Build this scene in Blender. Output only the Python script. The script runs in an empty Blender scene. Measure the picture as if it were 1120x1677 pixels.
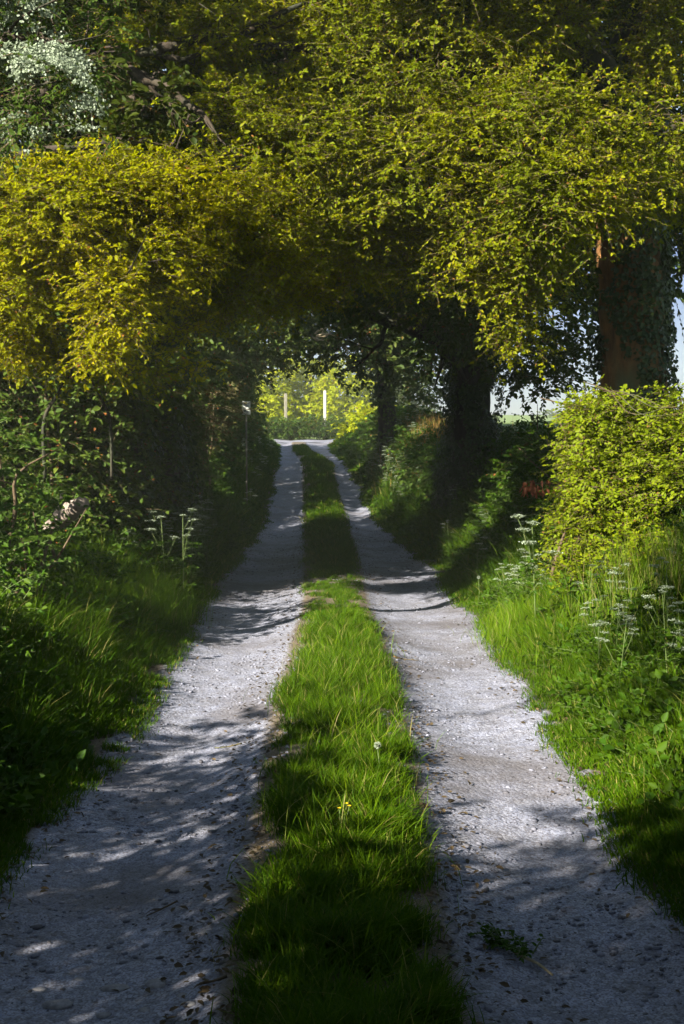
import bpy, math, numpy as np
from mathutils import Vector

S = bpy.context.scene
C = S.collection
rng = np.random.default_rng(11)

# ------------------------------------------------------------------ camera, sky, sun, exposure
F = 1900.0                                   # focal length in pixels of the 1120 x 1677 photograph
PITCH = math.atan((838.5 - 690.0) / F)
EYE = 1.65
cam_data = bpy.data.cameras.new('camera')
cam = bpy.data.objects.new('camera', cam_data); C.objects.link(cam)
cam.location = (0, 0, EYE)
cam.rotation_euler = (math.pi / 2 - PITCH, 0, 0)
cam_data.sensor_fit = 'HORIZONTAL'; cam_data.sensor_width = 36.0; cam_data.lens = 36.0 * F / 1120.0
cam_data.clip_start = 0.05; cam_data.clip_end = 9000
S.camera = cam

SUN_EL = math.radians(28)
SUN_DIR = Vector((-0.70 * math.cos(SUN_EL), -0.714 * math.cos(SUN_EL), math.sin(SUN_EL)))   # towards the sun
world = bpy.data.worlds.new('World'); S.world = world; world.use_nodes = True
wn = world.node_tree.nodes; wl = world.node_tree.links
wn.clear()
sky = wn.new('ShaderNodeTexSky'); sky.sky_type = 'NISHITA'; sky.sun_disc = False
sky.sun_elevation = SUN_EL; sky.sun_rotation = math.atan2(SUN_DIR.x, SUN_DIR.y)
sky.air_density = 1.0; sky.dust_density = 0.2; sky.ozone_density = 3.0; sky.altitude = 1500
bg = wn.new('ShaderNodeBackground'); bg.inputs['Strength'].default_value = 0.085
wo = wn.new('ShaderNodeOutputWorld')
tint = wn.new('ShaderNodeMix'); tint.data_type = 'RGBA'; tint.blend_type = 'MULTIPLY'; tint.inputs[0].default_value = 1.0
tint.inputs[7].default_value = (1.25, 0.95, 0.70, 1)
wl.new(sky.outputs[0], tint.inputs[6])
geo_ = wn.new('ShaderNodeNewGeometry'); sep = wn.new('ShaderNodeSeparateXYZ'); wl.new(geo_.outputs['Incoming'], sep.inputs[0])
ab = wn.new('ShaderNodeMath'); ab.operation = 'ABSOLUTE'; wl.new(sep.outputs[2], ab.inputs[0])
hr = wn.new('ShaderNodeValToRGB'); hr.color_ramp.elements[0].position = 0.0; hr.color_ramp.elements[0].color = (0.105, 0.145, 0.29, 1)
he = hr.color_ramp.elements.new(0.13); he.color = (0.135, 0.18, 0.36, 1)
hr.color_ramp.elements[-1].position = 0.32; hr.color_ramp.elements[-1].color = (1, 1, 1, 1); wl.new(ab.outputs[0], hr.inputs[0])
low = wn.new('ShaderNodeMix'); low.data_type = 'RGBA'; low.blend_type = 'MULTIPLY'; low.inputs[0].default_value = 1.0
wl.new(tint.outputs[2], low.inputs[6]); wl.new(hr.outputs[0], low.inputs[7]); wl.new(low.outputs[2], bg.inputs[0]); wl.new(bg.outputs[0], wo.inputs[0])
sun_data = bpy.data.lights.new('sun', 'SUN'); sun_data.energy = 5.0; sun_data.angle = math.radians(0.5)
sun_data.color = (1.0, 0.94, 0.84)
sun = bpy.data.objects.new('sun', sun_data); C.objects.link(sun)
sun.location = (-30, -25, 30)
sun.rotation_euler = (-SUN_DIR).to_track_quat('-Z', 'Y').to_euler()
S.view_settings.view_transform = 'Standard'; S.view_settings.look = 'None'
S.view_settings.exposure = 2.1; S.view_settings.gamma = 1.0; S.view_settings.use_curve_mapping = False
S.render.engine = 'CYCLES'
S.cycles.max_bounces = 7; S.cycles.diffuse_bounces = 4; S.cycles.transmission_bounces = 4; S.cycles.glossy_bounces = 2
S.cycles.use_denoising = True

# ------------------------------------------------------------------ numpy helpers
CP, SP = math.cos(PITCH), math.sin(PITCH)

def at(px, py, d):
    """World point seen at photo pixel (px, py), standing d metres down the lane."""
    xr = (px - 560.0) / F; yr = -(py - 838.5) / F
    t = d / (CP + yr * SP)
    return np.array([xr * t, d, EYE + (-SP + yr * CP) * t])

def row_of(d, z):
    rel = z - EYE
    f = d * CP - rel * SP; u = d * SP + rel * CP
    return 838.5 - F * u / f

def smooth(x, a, b):
    t = np.clip((x - a) / (b - a), 0, 1)
    return t * t * (3 - 2 * t)

def hash3(ix, iy, iz, seed):
    h = (ix.astype(np.int64) * 374761393 + iy.astype(np.int64) * 668265263 + iz.astype(np.int64) * 2147483647 + seed * 974711) & 0xffffffff
    h = ((h ^ (h >> 13)) * 1274126177) & 0xffffffff
    h = ((h ^ (h >> 16)) * 2246822519) & 0xffffffff
    return ((h ^ (h >> 15)) & 0xffff) / 65535.0

def noise(x, y, z=None, s=1.0, seed=0):
    x = np.asarray(x, float) * s; y = np.asarray(y, float) * s
    z = np.zeros_like(x) if z is None else np.asarray(z, float) * s
    fx, fy, fz = np.floor(x), np.floor(y), np.floor(z)
    tx, ty, tz = x - fx, y - fy, z - fz
    tx, ty, tz = [t * t * (3 - 2 * t) for t in (tx, ty, tz)]
    r = 0
    for a in (0, 1):
        for b in (0, 1):
            for c in (0, 1):
                w = (tx if a else 1 - tx) * (ty if b else 1 - ty) * (tz if c else 1 - tz)
                r = r + w * hash3(fx + a, fy + b, fz + c, seed)
    return r

def unit(v):
    return v / np.maximum(np.linalg.norm(v, axis=-1, keepdims=True), 1e-9)

class MB:
    """Collects vertices, faces, material slots and one colour per vertex; links them as ONE mesh object."""
    def __init__(self):
        self.v = []; self.n = 0; self.f = []; self.m = []; self.c = []
    def add(self, v, faces, col=None, mat=0):
        v = np.asarray(v, np.float32).reshape(-1, 3)
        if not len(v): return self
        if col is None: col = np.full((len(v), 3), 0.5, np.float32)
        col = np.asarray(col, np.float32)
        if col.ndim == 1: col = np.repeat(col[None], len(v), 0)
        for fa in (faces if isinstance(faces, (list, tuple)) else [faces]):
            fa = np.asarray(fa, np.int64)
            if len(fa):
                self.f.append(fa + self.n); self.m.append(np.full(len(fa), mat, np.int32))
        self.v.append(v); self.c.append(col); self.n += len(v)
        return self
    def mesh(self, name, mats, smooth_faces=False):
        me = bpy.data.meshes.new(name)
        v = np.concatenate(self.v); me.vertices.add(len(v)); me.vertices.foreach_set('co', v.ravel())
        sizes = np.concatenate([np.full(len(f), f.shape[1], np.int32) for f in self.f])
        loops = np.concatenate([f.ravel() for f in self.f]).astype(np.int32)
        me.loops.add(len(loops)); me.loops.foreach_set('vertex_index', loops)
        me.polygons.add(len(sizes))
        starts = np.concatenate([[0], np.cumsum(sizes)[:-1]]).astype(np.int32)
        me.polygons.foreach_set('loop_start', starts)
        try: me.polygons.foreach_set('loop_total', sizes)
        except Exception: pass
        me.polygons.foreach_set('material_index', np.concatenate(self.m))
        if smooth_faces: me.polygons.foreach_set('use_smooth', np.ones(len(sizes), bool))
        a = me.attributes.new('var', 'FLOAT_COLOR', 'POINT')
        c = np.concatenate(self.c); c4 = np.ones((len(c), 4), np.float32); c4[:, :3] = c
        a.data.foreach_set('color', c4.ravel())
        for m in (mats if isinstance(mats, (list, tuple)) else [mats]): me.materials.append(m)
        me.update(calc_edges=True)
        return me
    def build(self, name, mats, parent=None, smooth_faces=False):
        o = bpy.data.objects.new(name, self.mesh(name, mats, smooth_faces)); C.objects.link(o)
        if parent is not None:
            o.parent = parent
            o.location = -Vector(parent.location)     # mesh points are world points
        return o

def tag(o, label=None, cat=None, group=None, kind=None):
    if label: o['label'] = label
    if cat: o['category'] = cat
    if group: o['group'] = group
    if kind: o['kind'] = kind
    return o

def thing(name, label, cat, loc=(0, 0, 0), group=None):
    o = bpy.data.objects.new(name, None); C.objects.link(o)
    o.location = Vector([float(a) for a in loc]); o.empty_display_size = 0.3
    return tag(o, label, cat, group)

def tube(path, radii, sides=10, rough=0.0, seed=0, col=(0.5, 0.5, 0.5), sub=1):
    p = np.asarray(path, float); r = np.asarray(radii, float) * np.ones(len(p))
    if sub > 1 and len(p) > 2:                                    # Catmull-Rom through the given points
        q = np.vstack([2 * p[0] - p[1], p, 2 * p[-1] - p[-2]]); out = []; rr = []
        for i in range(len(p) - 1):
            for t in np.arange(sub) / sub:
                a, b, c, d = q[i:i + 4]
                out.append(0.5 * ((2 * b) + (c - a) * t + (2 * a - 5 * b + 4 * c - d) * t * t + (-a + 3 * b - 3 * c + d) * t ** 3))
                rr.append(r[i] * (1 - t) + r[i + 1] * t)
        out.append(p[-1]); rr.append(r[-1]); p = np.array(out); r = np.array(rr)
    n = len(p)
    tan = unit(np.gradient(p, axis=0))
    ref = np.array([0.0, 1, 0]) if abs(tan[:, 1]).mean() < 0.8 else np.array([1.0, 0, 0])
    s = unit(np.cross(tan, ref)); b = np.cross(tan, s)
    th = np.linspace(0, 2 * np.pi, sides, endpoint=False)
    rad = np.repeat(r[:, None], sides, 1)
    ring = p[:, None] + rad[..., None] * (np.cos(th)[None, :, None] * s[:, None] + np.sin(th)[None, :, None] * b[:, None])
    if rough:
        w = ring.reshape(-1, 3)
        k = (noise(w[:, 0], w[:, 1], w[:, 2], 5, seed) - .5) * 1.2 + (noise(w[:, 0], w[:, 1], w[:, 2] * .4, 14, seed + 1) - .5) * .8
        rad = rad * (1 + rough * k.reshape(n, sides))
        ring = p[:, None] + rad[..., None] * (np.cos(th)[None, :, None] * s[:, None] + np.sin(th)[None, :, None] * b[:, None])
    v = ring.reshape(-1, 3)
    i = np.arange(n - 1)[:, None] * sides; j = np.arange(sides)[None]; k = (np.arange(sides)[None] + 1) % sides
    q = np.stack([i + j, i + k, i + sides + k, i + sides + j], -1).reshape(-1, 4)
    v = np.vstack([v, p[0], p[-1]]); a, bb = len(v) - 2, len(v) - 1
    jj = np.arange(sides); kk = (jj + 1) % sides
    t1 = np.stack([np.full(sides, a), kk, jj], -1); o2 = (n - 1) * sides
    t2 = np.stack([np.full(sides, bb), o2 + jj, o2 + kk], -1)
    return v, [q, np.vstack([t1, t2])], np.repeat(np.array(col, np.float32)[None], len(v), 0)

def leaf_geo(pos, d, nrm, L, W, fold=0.25, col=None):
    """Folded pointed leaves: 6 vertices, 2 quads each (two halves of the blade on either side of the midrib)."""
    d = unit(d); s = unit(np.cross(d, nrm)); n = np.cross(s, d)
    L = np.asarray(L)[:, None]; W = np.asarray(W)[:, None]
    b = pos; t = pos + d * L - n * L * 0.12
    l1 = pos + d * L * .30 + s * W * .5 + n * W * fold * .5; r1 = pos + d * L * .30 - s * W * .5 + n * W * fold * .5
    l2 = pos + d * L * .68 + s * W * .38 + n * W * fold * .35; r2 = pos + d * L * .68 - s * W * .38 + n * W * fold * .35
    v = np.stack([b, l1, l2, t, r2, r1], 1).reshape(-1, 3)
    i = np.arange(len(pos))[:, None] * 6
    f = np.concatenate([i + np.array([[0, 3, 2, 1]]), i + np.array([[0, 5, 4, 3]])])
    return v, f, None if col is None else np.repeat(col, 6, 0)

def sprays(mb, c, d, up, L, k, leaf, seed, asp=0.62, droop=.25, brown=0.07, dry=None, twig=True, tw=.003, leafmat=0, twigmat=1, fold=.3, spread=1.0):
    """Twigs with leaves alternating along both sides. c, d, up: (M,3); L, leaf: (M,)"""
    r = np.random.default_rng(seed); M = len(c)
    if M == 0: return
    d = unit(d); s = unit(np.cross(d, up)); up = np.cross(s, d)
    t = (np.arange(k) + .5) / k
    t = np.clip(t[None] + r.normal(0, .04, (M, k)), 0.02, 1)
    P = c[:, None] + d[:, None] * (t * L[:, None])[..., None]
    P[..., 2] -= droop * L[:, None] * t ** 2
    side = np.where(np.arange(k) % 2, 1.0, -1.0)[None] * (1 - .75 * (t > .93))
    ld = d[:, None] * .62 + s[:, None] * (side * .85 * spread)[..., None] + r.normal(0, .28, (M, k, 3))
    ld[..., 2] -= .18
    ln = up[:, None] + r.normal(0, .42, (M, k, 3))
    ls = leaf[:, None] * r.uniform(.5, 1.5, (M, k))
    g = noise(P[..., 0].ravel(), P[..., 1].ravel(), P[..., 2].ravel(), 1.6, seed)
    rv = r.random(M * k)
    br = (r.random(M * k) < brown).astype(float)
    lsf = ls.ravel() * np.where(br > 0, .55, 1)
    col = np.stack([rv, g, br], -1)
    v, f, cc = leaf_geo(P.reshape(-1, 3), ld.reshape(-1, 3), ln.reshape(-1, 3), lsf, lsf * asp, fold, col)
    mb.add(v, f, cc, leafmat)
    if twig:
        tt = np.array([0, .5, 1.0])
        Q = c[:, None] + d[:, None] * (tt[None] * L[:, None])[..., None]
        Q[..., 2] -= droop * L[:, None] * tt ** 2
        w = (tw * np.array([1.2, .9, .3]))[None, :, None]
        a0 = Q + up[:, None] * w; a1 = Q - up[:, None] * w * .5 + s[:, None] * w * .87; a2 = Q - up[:, None] * w * .5 - s[:, None] * w * .87
        V = np.stack([a0, a1, a2], 2).reshape(-1, 3)
        base = np.arange(M)[:, None] * 9; fs = []
        for i in (0, 1):
            for j in range(3):
                j2 = (j + 1) % 3
                fs.append(base + np.array([[i * 3 + j, i * 3 + j2, i * 3 + 3 + j2, i * 3 + 3 + j]]))
        mb.add(V, np.concatenate(fs), None, twigmat)

def ellipsoid_points(cen, rad, n, r, inner=.35):
    q = unit(r.normal(size=(n, 3)))
    k = (inner ** 3 + (1 - inner ** 3) * r.random(n)) ** (1 / 3.)
    return cen + q * k[:, None] * rad, q

def fill_pads(mb, pads, dens, spray_len, k, leaf, seed, gap=.38, gap_s=1.1, droop=.25, brown=.07, out=.8, down=0.0, twig=True, tw=.003, asp=.62, inner=.3, zs=1.6, fringe=.14):
    """pads: list of (centre, radii). Sprays fill each ellipsoid, thinned by a noise so that gaps and clumps show."""
    r = np.random.default_rng(seed)
    for i, (c, rad) in enumerate(pads):
        rad = np.asarray(rad, float); c = np.asarray(c, float)
        area = 4.19 * (rad[0] * rad[1] + rad[0] * rad[2] + rad[1] * rad[2]) / 1.0
        n = int(dens * area)
        p, q = ellipsoid_points(c, rad, n, r, inner)
        fr = r.random(n) < fringe                                  # shoots that straggle out beyond the mass
        p = np.where(fr[:, None], c + q * rad * r.uniform(.95, 1.45, (n, 1)) - np.array([0, 0, 1.]) * r.random((n, 1)) * .12, p)
        g = noise(p[:, 0] * .9, p[:, 1] * .9, p[:, 2] * zs, gap_s, seed + 3) * .65 + noise(p[:, 0], p[:, 1], p[:, 2] * 1.4, gap_s * 3.1, seed + 4) * .35
        keep = g > gap
        p, q = p[keep], q[keep]
        m = len(p)
        d = q * np.array([1, 1, .45]) * out + r.normal(0, .5, (m, 3)) * np.array([1, 1, .5]); d[:, 2] -= down
        up = np.array([0, 0, 1.0]) + r.normal(0, .35, (m, 3)) + q * .35
        sprays(mb, p, d, up, spray_len * r.uniform(.55, 1.25, m), k, np.full(m, leaf) * r.uniform(.8, 1.2, m), seed * 31 + i, asp, droop, brown, twig=twig, tw=tw)

def pad(px, py, d, rx, ry, depth):
    """Pad from photo pixels: centre, half width and half height in pixels at d metres, half thickness in metres."""
    k = d / F
    return at(px, py, d), np.array([rx * k, depth, ry * k])

# ------------------------------------------------------------------ materials
def mat(name):
    m = bpy.data.materials.new(name); m.use_nodes = True
    nt = m.node_tree; nt.nodes.clear()
    return m, nt, nt.nodes, nt.links

def N(nodes, kind, **kw):
    n = nodes.new(kind)
    for k, v in kw.items(): setattr(n, k, v)
    return n

def rgb(nodes, c):
    n = nodes.new('ShaderNodeRGB'); n.outputs[0].default_value = (*c, 1); return n.outputs[0]

def mixc(nodes, links, f, a, b):
    n = nodes.new('ShaderNodeMix'); n.data_type = 'RGBA'
    for sock, val in ((n.inputs[0], f), (n.inputs[6], a), (n.inputs[7], b)):
        if isinstance(val, (int, float)): sock.default_value = val
        elif isinstance(val, tuple): sock.default_value = (*val, 1)
        else: links.new(val, sock)
    return n.outputs[2]

def leaf_mat(name, a, b, clump, brown=(0.20, 0.075, 0.02), trans=.42, tcol=None, rough=.55, spec=.10):
    m, nt, ns, ls = mat(name)
    at_ = N(ns, 'ShaderNodeAttribute', attribute_name='var')
    sp = ns.new('ShaderNodeSeparateColor'); ls.new(at_.outputs['Color'], sp.inputs[0])
    c = mixc(ns, ls, sp.outputs[0], a, b)
    mr = ns.new('ShaderNodeMapRange'); mr.inputs[1].default_value = .35; mr.inputs[2].default_value = .7
    ls.new(sp.outputs[1], mr.inputs[0])
    c = mixc(ns, ls, mr.outputs[0], c, mixc(ns, ls, .6, c, clump))
    c = mixc(ns, ls, sp.outputs[2], c, brown)
    p = ns.new('ShaderNodeBsdfPrincipled'); ls.new(c, p.inputs['Base Color'])
    p.inputs['Roughness'].default_value = rough; p.inputs['Specular IOR Level'].default_value = spec
    t = ns.new('ShaderNodeBsdfTranslucent')
    tc = mixc(ns, ls, .5, c, tcol or (a[0] * 1.8, a[1] * 1.6, a[2]))
    ls.new(tc, t.inputs[0])
    mx = ns.new('ShaderNodeMixShader'); mx.inputs[0].default_value = trans
    ls.new(p.outputs[0], mx.inputs[1]); ls.new(t.outputs[0], mx.inputs[2])
    o = ns.new('ShaderNodeOutputMaterial'); ls.new(mx.outputs[0], o.inputs[0])
    return m

def simple_mat(name, c1, c2, scale=8, rough=.8, bump=.3, stretch=(1, 1, 1), c3=None):
    m, nt, ns, ls = mat(name)
    tc = ns.new('ShaderNodeTexCoord'); mp = ns.new('ShaderNodeMapping'); mp.inputs['Scale'].default_value = stretch
    ls.new(tc.outputs['Object'], mp.inputs[0])
    nz = ns.new('ShaderNodeTexNoise'); nz.inputs['Scale'].default_value = scale; nz.inputs['Detail'].default_value = 8
    nz.inputs['Roughness'].default_value = .65
    ls.new(mp.outputs[0], nz.inputs['Vector'])
    rp = ns.new('ShaderNodeValToRGB'); rp.color_ramp.elements[0].position = .33; rp.color_ramp.elements[1].position = .68
    rp.color_ramp.elements[0].color = (*c1, 1); rp.color_ramp.elements[1].color = (*c2, 1)
    ls.new(nz.outputs[0], rp.inputs[0]); c = rp.outputs[0]
    if c3:
        n2 = ns.new('ShaderNodeTexNoise'); n2.inputs['Scale'].default_value = scale * .23; n2.inputs['Detail'].default_value = 5
        ls.new(mp.outputs[0], n2.inputs['Vector'])
        r2 = ns.new('ShaderNodeValToRGB'); r2.color_ramp.elements[0].position = .48; r2.color_ramp.elements[1].position = .6
        ls.new(n2.outputs[0], r2.inputs[0]); c = mixc(ns, ls, r2.outputs[0], c, c3)
    p = ns.new('ShaderNodeBsdfPrincipled'); ls.new(c, p.inputs['Base Color']); p.inputs['Roughness'].default_value = rough
    p.inputs['Specular IOR Level'].default_value = .25
    bp = ns.new('ShaderNodeBump'); bp.inputs['Strength'].default_value = bump; bp.inputs['Distance'].default_value = .03
    ls.new(nz.outputs[0], bp.inputs['Height']); ls.new(bp.outputs[0], p.inputs['Normal'])
    o = ns.new('ShaderNodeOutputMaterial'); ls.new(p.outputs[0], o.inputs[0])
    return m

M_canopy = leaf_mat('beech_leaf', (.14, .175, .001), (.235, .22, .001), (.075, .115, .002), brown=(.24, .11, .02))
M_canopy_shaded = leaf_mat('beech_leaf_shaded', (.028, .045, .005), (.050, .062, .005), (.022, .040, .005), brown=(.20, .10, .02))  # darker copy of the beech leaf, with the shade of the hollows in its colour
M_golden = leaf_mat('golden_leaf', (.21, .23, .001), (.38, .33, .001), (.13, .17, .002), brown=(.26, .10, .015), trans=.55)
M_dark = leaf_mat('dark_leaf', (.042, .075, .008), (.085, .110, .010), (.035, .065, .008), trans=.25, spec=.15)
M_far = leaf_mat('far_leaf', (.050, .080, .016), (.090, .110, .018), (.045, .080, .02))
M_sunny = leaf_mat('sunny_leaf', (.26, .31, .006), (.40, .40, .012), (.22, .28, .008), trans=.5)
M_hedge = leaf_mat('hedge_leaf', (.125, .185, .004), (.200, .230, .005), (.125, .165, .005), brown=(.20, .11, .02))
M_ivy = leaf_mat('ivy_leaf', (.028, .050, .010), (.055, .080, .014), (.025, .045, .012), trans=.1, rough=.4, spec=.22)
M_haw = leaf_mat('hawthorn_leaf', (.045, .085, .012), (.075, .110, .012), (.04, .08, .012))
M_shrub = leaf_mat('shrub_leaf', (.040, .085, .010), (.075, .115, .012), (.036, .075, .012))
M_under = leaf_mat('undergrowth_leaf', (.026, .070, .003), (.062, .108, .003), (.024, .062, .003), trans=.3)
M_rust = leaf_mat('rusty_leaf', (.16, .055, .025), (.24, .09, .045), (.18, .06, .03), trans=.3)
M_grass = leaf_mat('grass_blade', (.020, .066, .001), (.085, .145, .0015), (.038, .078, .0015), brown=(.24, .20, .06), trans=.3, tcol=(.08, .17, .002), spec=.07, rough=.6)
M_tall = leaf_mat('tall_grass_blade', (.060, .140, .003), (.140, .200, .004), (.08, .15, .003), brown=(.26, .22, .08), trans=.35, spec=.1)
M_rusty_grass = leaf_mat('seeding_grass', (.20, .11, .03), (.26, .16, .04), (.16, .11, .03), trans=.3)
M_white = leaf_mat('white_blossom', (.22, .27, .17), (.34, .38, .29), (.24, .29, .17), brown=(.35, .4, .2), trans=.2, tcol=(.45, .5, .36))
M_yellow = leaf_mat('yellow_flower', (.75, .52, .02), (.8, .6, .03), (.7, .5, .02))
M_stem = simple_mat('green_stem', (.06, .10, .02), (.11, .14, .04), 20, .6, .1)
M_twig = simple_mat('twig', (.045, .030, .014), (.12, .085, .045), 30, .8, .2)
M_deadtwig = simple_mat('bleached_twig', (.22, .17, .09), (.36, .30, .18), 20, .8, .2)
M_bark = simple_mat('bark', (.016, .011, .007), (.060, .044, .028), 9, .9, 1.0, (1, 1, .3), (.035, .036, .02))
M_bark_warm = simple_mat('beech_bark', (.07, .034, .012), (.27, .135, .042), 9, .85, 1.0, (1, 1, .3), (.10, .10, .045))
M_bark_warm2 = simple_mat('warm_bark', (.03, .020, .010), (.09, .055, .025), 7, .9, .9, (1, 1, .35), (.06, .06, .03))
M_log = simple_mat('broken_wood', (.12, .09, .07), (.30, .24, .19), 18, .85, .8, (1, 1, 1))
M_post = simple_mat('white_paint', (.26, .26, .22), (.36, .36, .31), 6, .6, .1)
M_postgrey = simple_mat('weathered_wood', (.09, .085, .06), (.19, .175, .12), 12, .8, .3, (1, 1, .2))
M_sign = simple_mat('sign_plate', (.55, .56, .48), (.68, .69, .60), 5, .5, .05)
M_ink = simple_mat('sign_ink', (.05, .06, .06), (.10, .11, .10), 9, .6, .05)
M_stone = simple_mat('stone', (.16, .15, .15), (.36, .35, .35), 22, .85, .5)

def ground_mat():
    m, nt, ns, ls = mat('soil_and_turf')
    tc = ns.new('ShaderNodeTexCoord')
    n1 = ns.new('ShaderNodeTexNoise'); n1.inputs['Scale'].default_value = 2.2; n1.inputs['Detail'].default_value = 9
    n2 = ns.new('ShaderNodeTexNoise'); n2.inputs['Scale'].default_value = 40; n2.inputs['Detail'].default_value = 6
    ls.new(tc.outputs['Object'], n1.inputs[0]); ls.new(tc.outputs['Object'], n2.inputs[0])
    at_ = N(ns, 'ShaderNodeAttribute', attribute_name='var'); sp = ns.new('ShaderNodeSeparateColor'); ls.new(at_.outputs['Color'], sp.inputs[0])
    r1 = ns.new('ShaderNodeValToRGB'); r1.color_ramp.elements[0].position = .35; r1.color_ramp.elements[1].position = .65
    r1.color_ramp.elements[0].color = (.035, .028, .016, 1); r1.color_ramp.elements[1].color = (.030, .055, .010, 1)
    ls.new(n1.outputs[0], r1.inputs[0])
    r2 = ns.new('ShaderNodeValToRGB'); r2.color_ramp.elements[0].color = (.075, .12, .02, 1); r2.color_ramp.elements[1].color = (.12, .17, .035, 1)
    ls.new(n2.outputs[0], r2.inputs[0])
    c = mixc(ns, ls, sp.outputs[0], r1.outputs[0], r2.outputs[0])
    p = ns.new('ShaderNodeBsdfPrincipled'); ls.new(c, p.inputs['Base Color']); p.inputs['Roughness'].default_value = .95
    bp = ns.new('ShaderNodeBump'); bp.inputs['Strength'].default_value = .6; bp.inputs['Distance'].default_value = .04
    ls.new(n2.outputs[0], bp.inputs['Height']); ls.new(bp.outputs[0], p.inputs['Normal'])
    o = ns.new('ShaderNodeOutputMaterial'); ls.new(p.outputs[0], o.inputs[0])
    return m

def gravel_mat(name):
    """Compacted pale limestone gravel. var.r: how much grit and leaf litter lies there (edges of the wheel tracks)."""
    m, nt, ns, ls = mat(name)
    tc = ns.new('ShaderNodeTexCoord')
    def tex(kind, scale, **kw):
        n = ns.new(kind); n.inputs['Scale'].default_value = scale
        for k, v in kw.items(): n.inputs[k].default_value = v
        ls.new(tc.outputs['Object'], n.inputs['Vector']); return n
    def ramp(src, p0, p1, c0, c1):
        r = ns.new('ShaderNodeValToRGB'); r.color_ramp.elements[0].position = p0; r.color_ramp.elements[1].position = p1
        r.color_ramp.elements[0].color = (*c0, 1); r.color_ramp.elements[1].color = (*c1, 1); ls.new(src, r.inputs[0]); return r.outputs[0]
    big = tex('ShaderNodeTexNoise', .9, Detail=6, Roughness=.6)
    mid = tex('ShaderNodeTexNoise', 7, Detail=10, Roughness=.7)
    v1 = tex('ShaderNodeTexVoronoi', 55, Randomness=1); v2 = tex('ShaderNodeTexVoronoi', 120, Randomness=1)
    fine = tex('ShaderNodeTexNoise', 150, Detail=5, Roughness=.7)
    c = ramp(mid.outputs[0], .32, .66, (.12, .124, .148), (.25, .275, .375))
    sv = ns.new('ShaderNodeSeparateColor'); ls.new(v1.outputs['Color'], sv.inputs[0])
    c = mixc(ns, ls, .30, c, ramp(sv.outputs[0], .1, .9, (.13, .12, .12), (.52, .52, .55)))
    c = mixc(ns, ls, ramp(v2.outputs['Distance'], .45, .75, (0, 0, 0), (.65, .65, .65)), c, (.075, .062, .055))
    c = mixc(ns, ls, ramp(fine.outputs[0], .56, .70, (0, 0, 0), (.8, .8, .8)), c, (.08, .065, .055))
    c = mixc(ns, ls, ramp(big.outputs[0], .46, .66, (0, 0, 0), (.7, .7, .7)), c, (.085, .072, .066))
    at_ = N(ns, 'ShaderNodeAttribute', attribute_name='var'); sp = ns.new('ShaderNodeSeparateColor'); ls.new(at_.outputs['Color'], sp.inputs[0])
    ad = ns.new('ShaderNodeMath'); ad.operation = 'MULTIPLY_ADD'; ls.new(mid.outputs[0], ad.inputs[0]); ad.inputs[1].default_value = 1.1
    sb = ns.new('ShaderNodeMath'); sb.operation = 'SUBTRACT'; ls.new(sp.outputs[0], sb.inputs[0]); sb.inputs[1].default_value = .55
    ls.new(sb.outputs[0], ad.inputs[2])
    lit = ramp(ad.outputs[0], .30, .75, (0, 0, 0), (.9, .9, .9))
    c = mixc(ns, ls, lit, c, ramp(fine.outputs[0], .35, .65, (.05, .035, .018), (.16, .12, .06)))
    p = ns.new('ShaderNodeBsdfPrincipled'); ls.new(c, p.inputs['Base Color']); p.inputs['Roughness'].default_value = .8
    p.inputs['Specular IOR Level'].default_value = .3
    b1 = ns.new('ShaderNodeBump'); b1.inputs['Strength'].default_value = .6; b1.inputs['Distance'].default_value = .006; b1.invert = True
    ls.new(v1.outputs['Distance'], b1.inputs['Height'])
    b2 = ns.new('ShaderNodeBump'); b2.inputs['Strength'].default_value = .7; b2.inputs['Distance'].default_value = .02
    ls.new(mid.outputs[0], b2.inputs['Height']); ls.new(b1.outputs[0], b2.inputs['Normal'])
    ls.new(b2.outputs[0], p.inputs['Normal'])
    o = ns.new('ShaderNodeOutputMaterial'); ls.new(p.outputs[0], o.inputs[0])
    return m
M_ground = ground_mat(); M_gravel = gravel_mat('gravel')

# ------------------------------------------------------------------ the lie of the land
PD = np.array([-20, 0, 5, 15, 24, 28, 34, 42, 50, 64, 80, 120, 400, 4000.])
PZ = np.array([.3, 0, -.15, -.44, -.68, -.72, -.42, .17, .35, .50, .60, .9, 2.6, 16.])
def prof(y):
    y = np.asarray(y, float)
    return (np.interp(y - .8, PD, PZ) + np.interp(y, PD, PZ) + np.interp(y + .8, PD, PZ)) / 3
PICK = np.array([  # photo row, left edge, grass strip left, grass strip right, right edge
    (1677, -205, 368, 752, 1330), (1540, -100, 382, 730, 1200), (1400, 5, 408, 703, 1085), (1300, 105, 428, 688, 1005), (1200, 185, 443, 666, 928),
    (1100, 255, 468, 644, 858), (1060, 290, 478, 630, 825), (1000, 325, 497, 603, 780), (950, 355, 500, 593, 735), (900, 398, 499, 582, 680),
    (850, 432, 498, 567, 615), (800, 443, 496, 553, 592), (760, 452, 496, 545, 568), (740, 455, 480, 508, 545), (726, 453, 478, 500, 539)], float)
dd = np.linspace(2.2, 66, 4000); rows = row_of(dd, prof(dd))
mono = np.minimum.accumulate(rows)
def depth_of_row(r): return float(np.interp(-r, -mono, dd))
EY, EX = [], []
for r_, a, b, c, e in PICK:
    d = depth_of_row(r_); EY.append(d); EX.append([at(q, r_, d)[0] for q in (a, b, c, e)])
EY = np.array(EY); EX = np.array(EX)
def ed(i, y): return np.interp(y, EY, EX[:, i])
def cen(y): return (ed(0, y) + ed(3, y)) / 2
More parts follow.
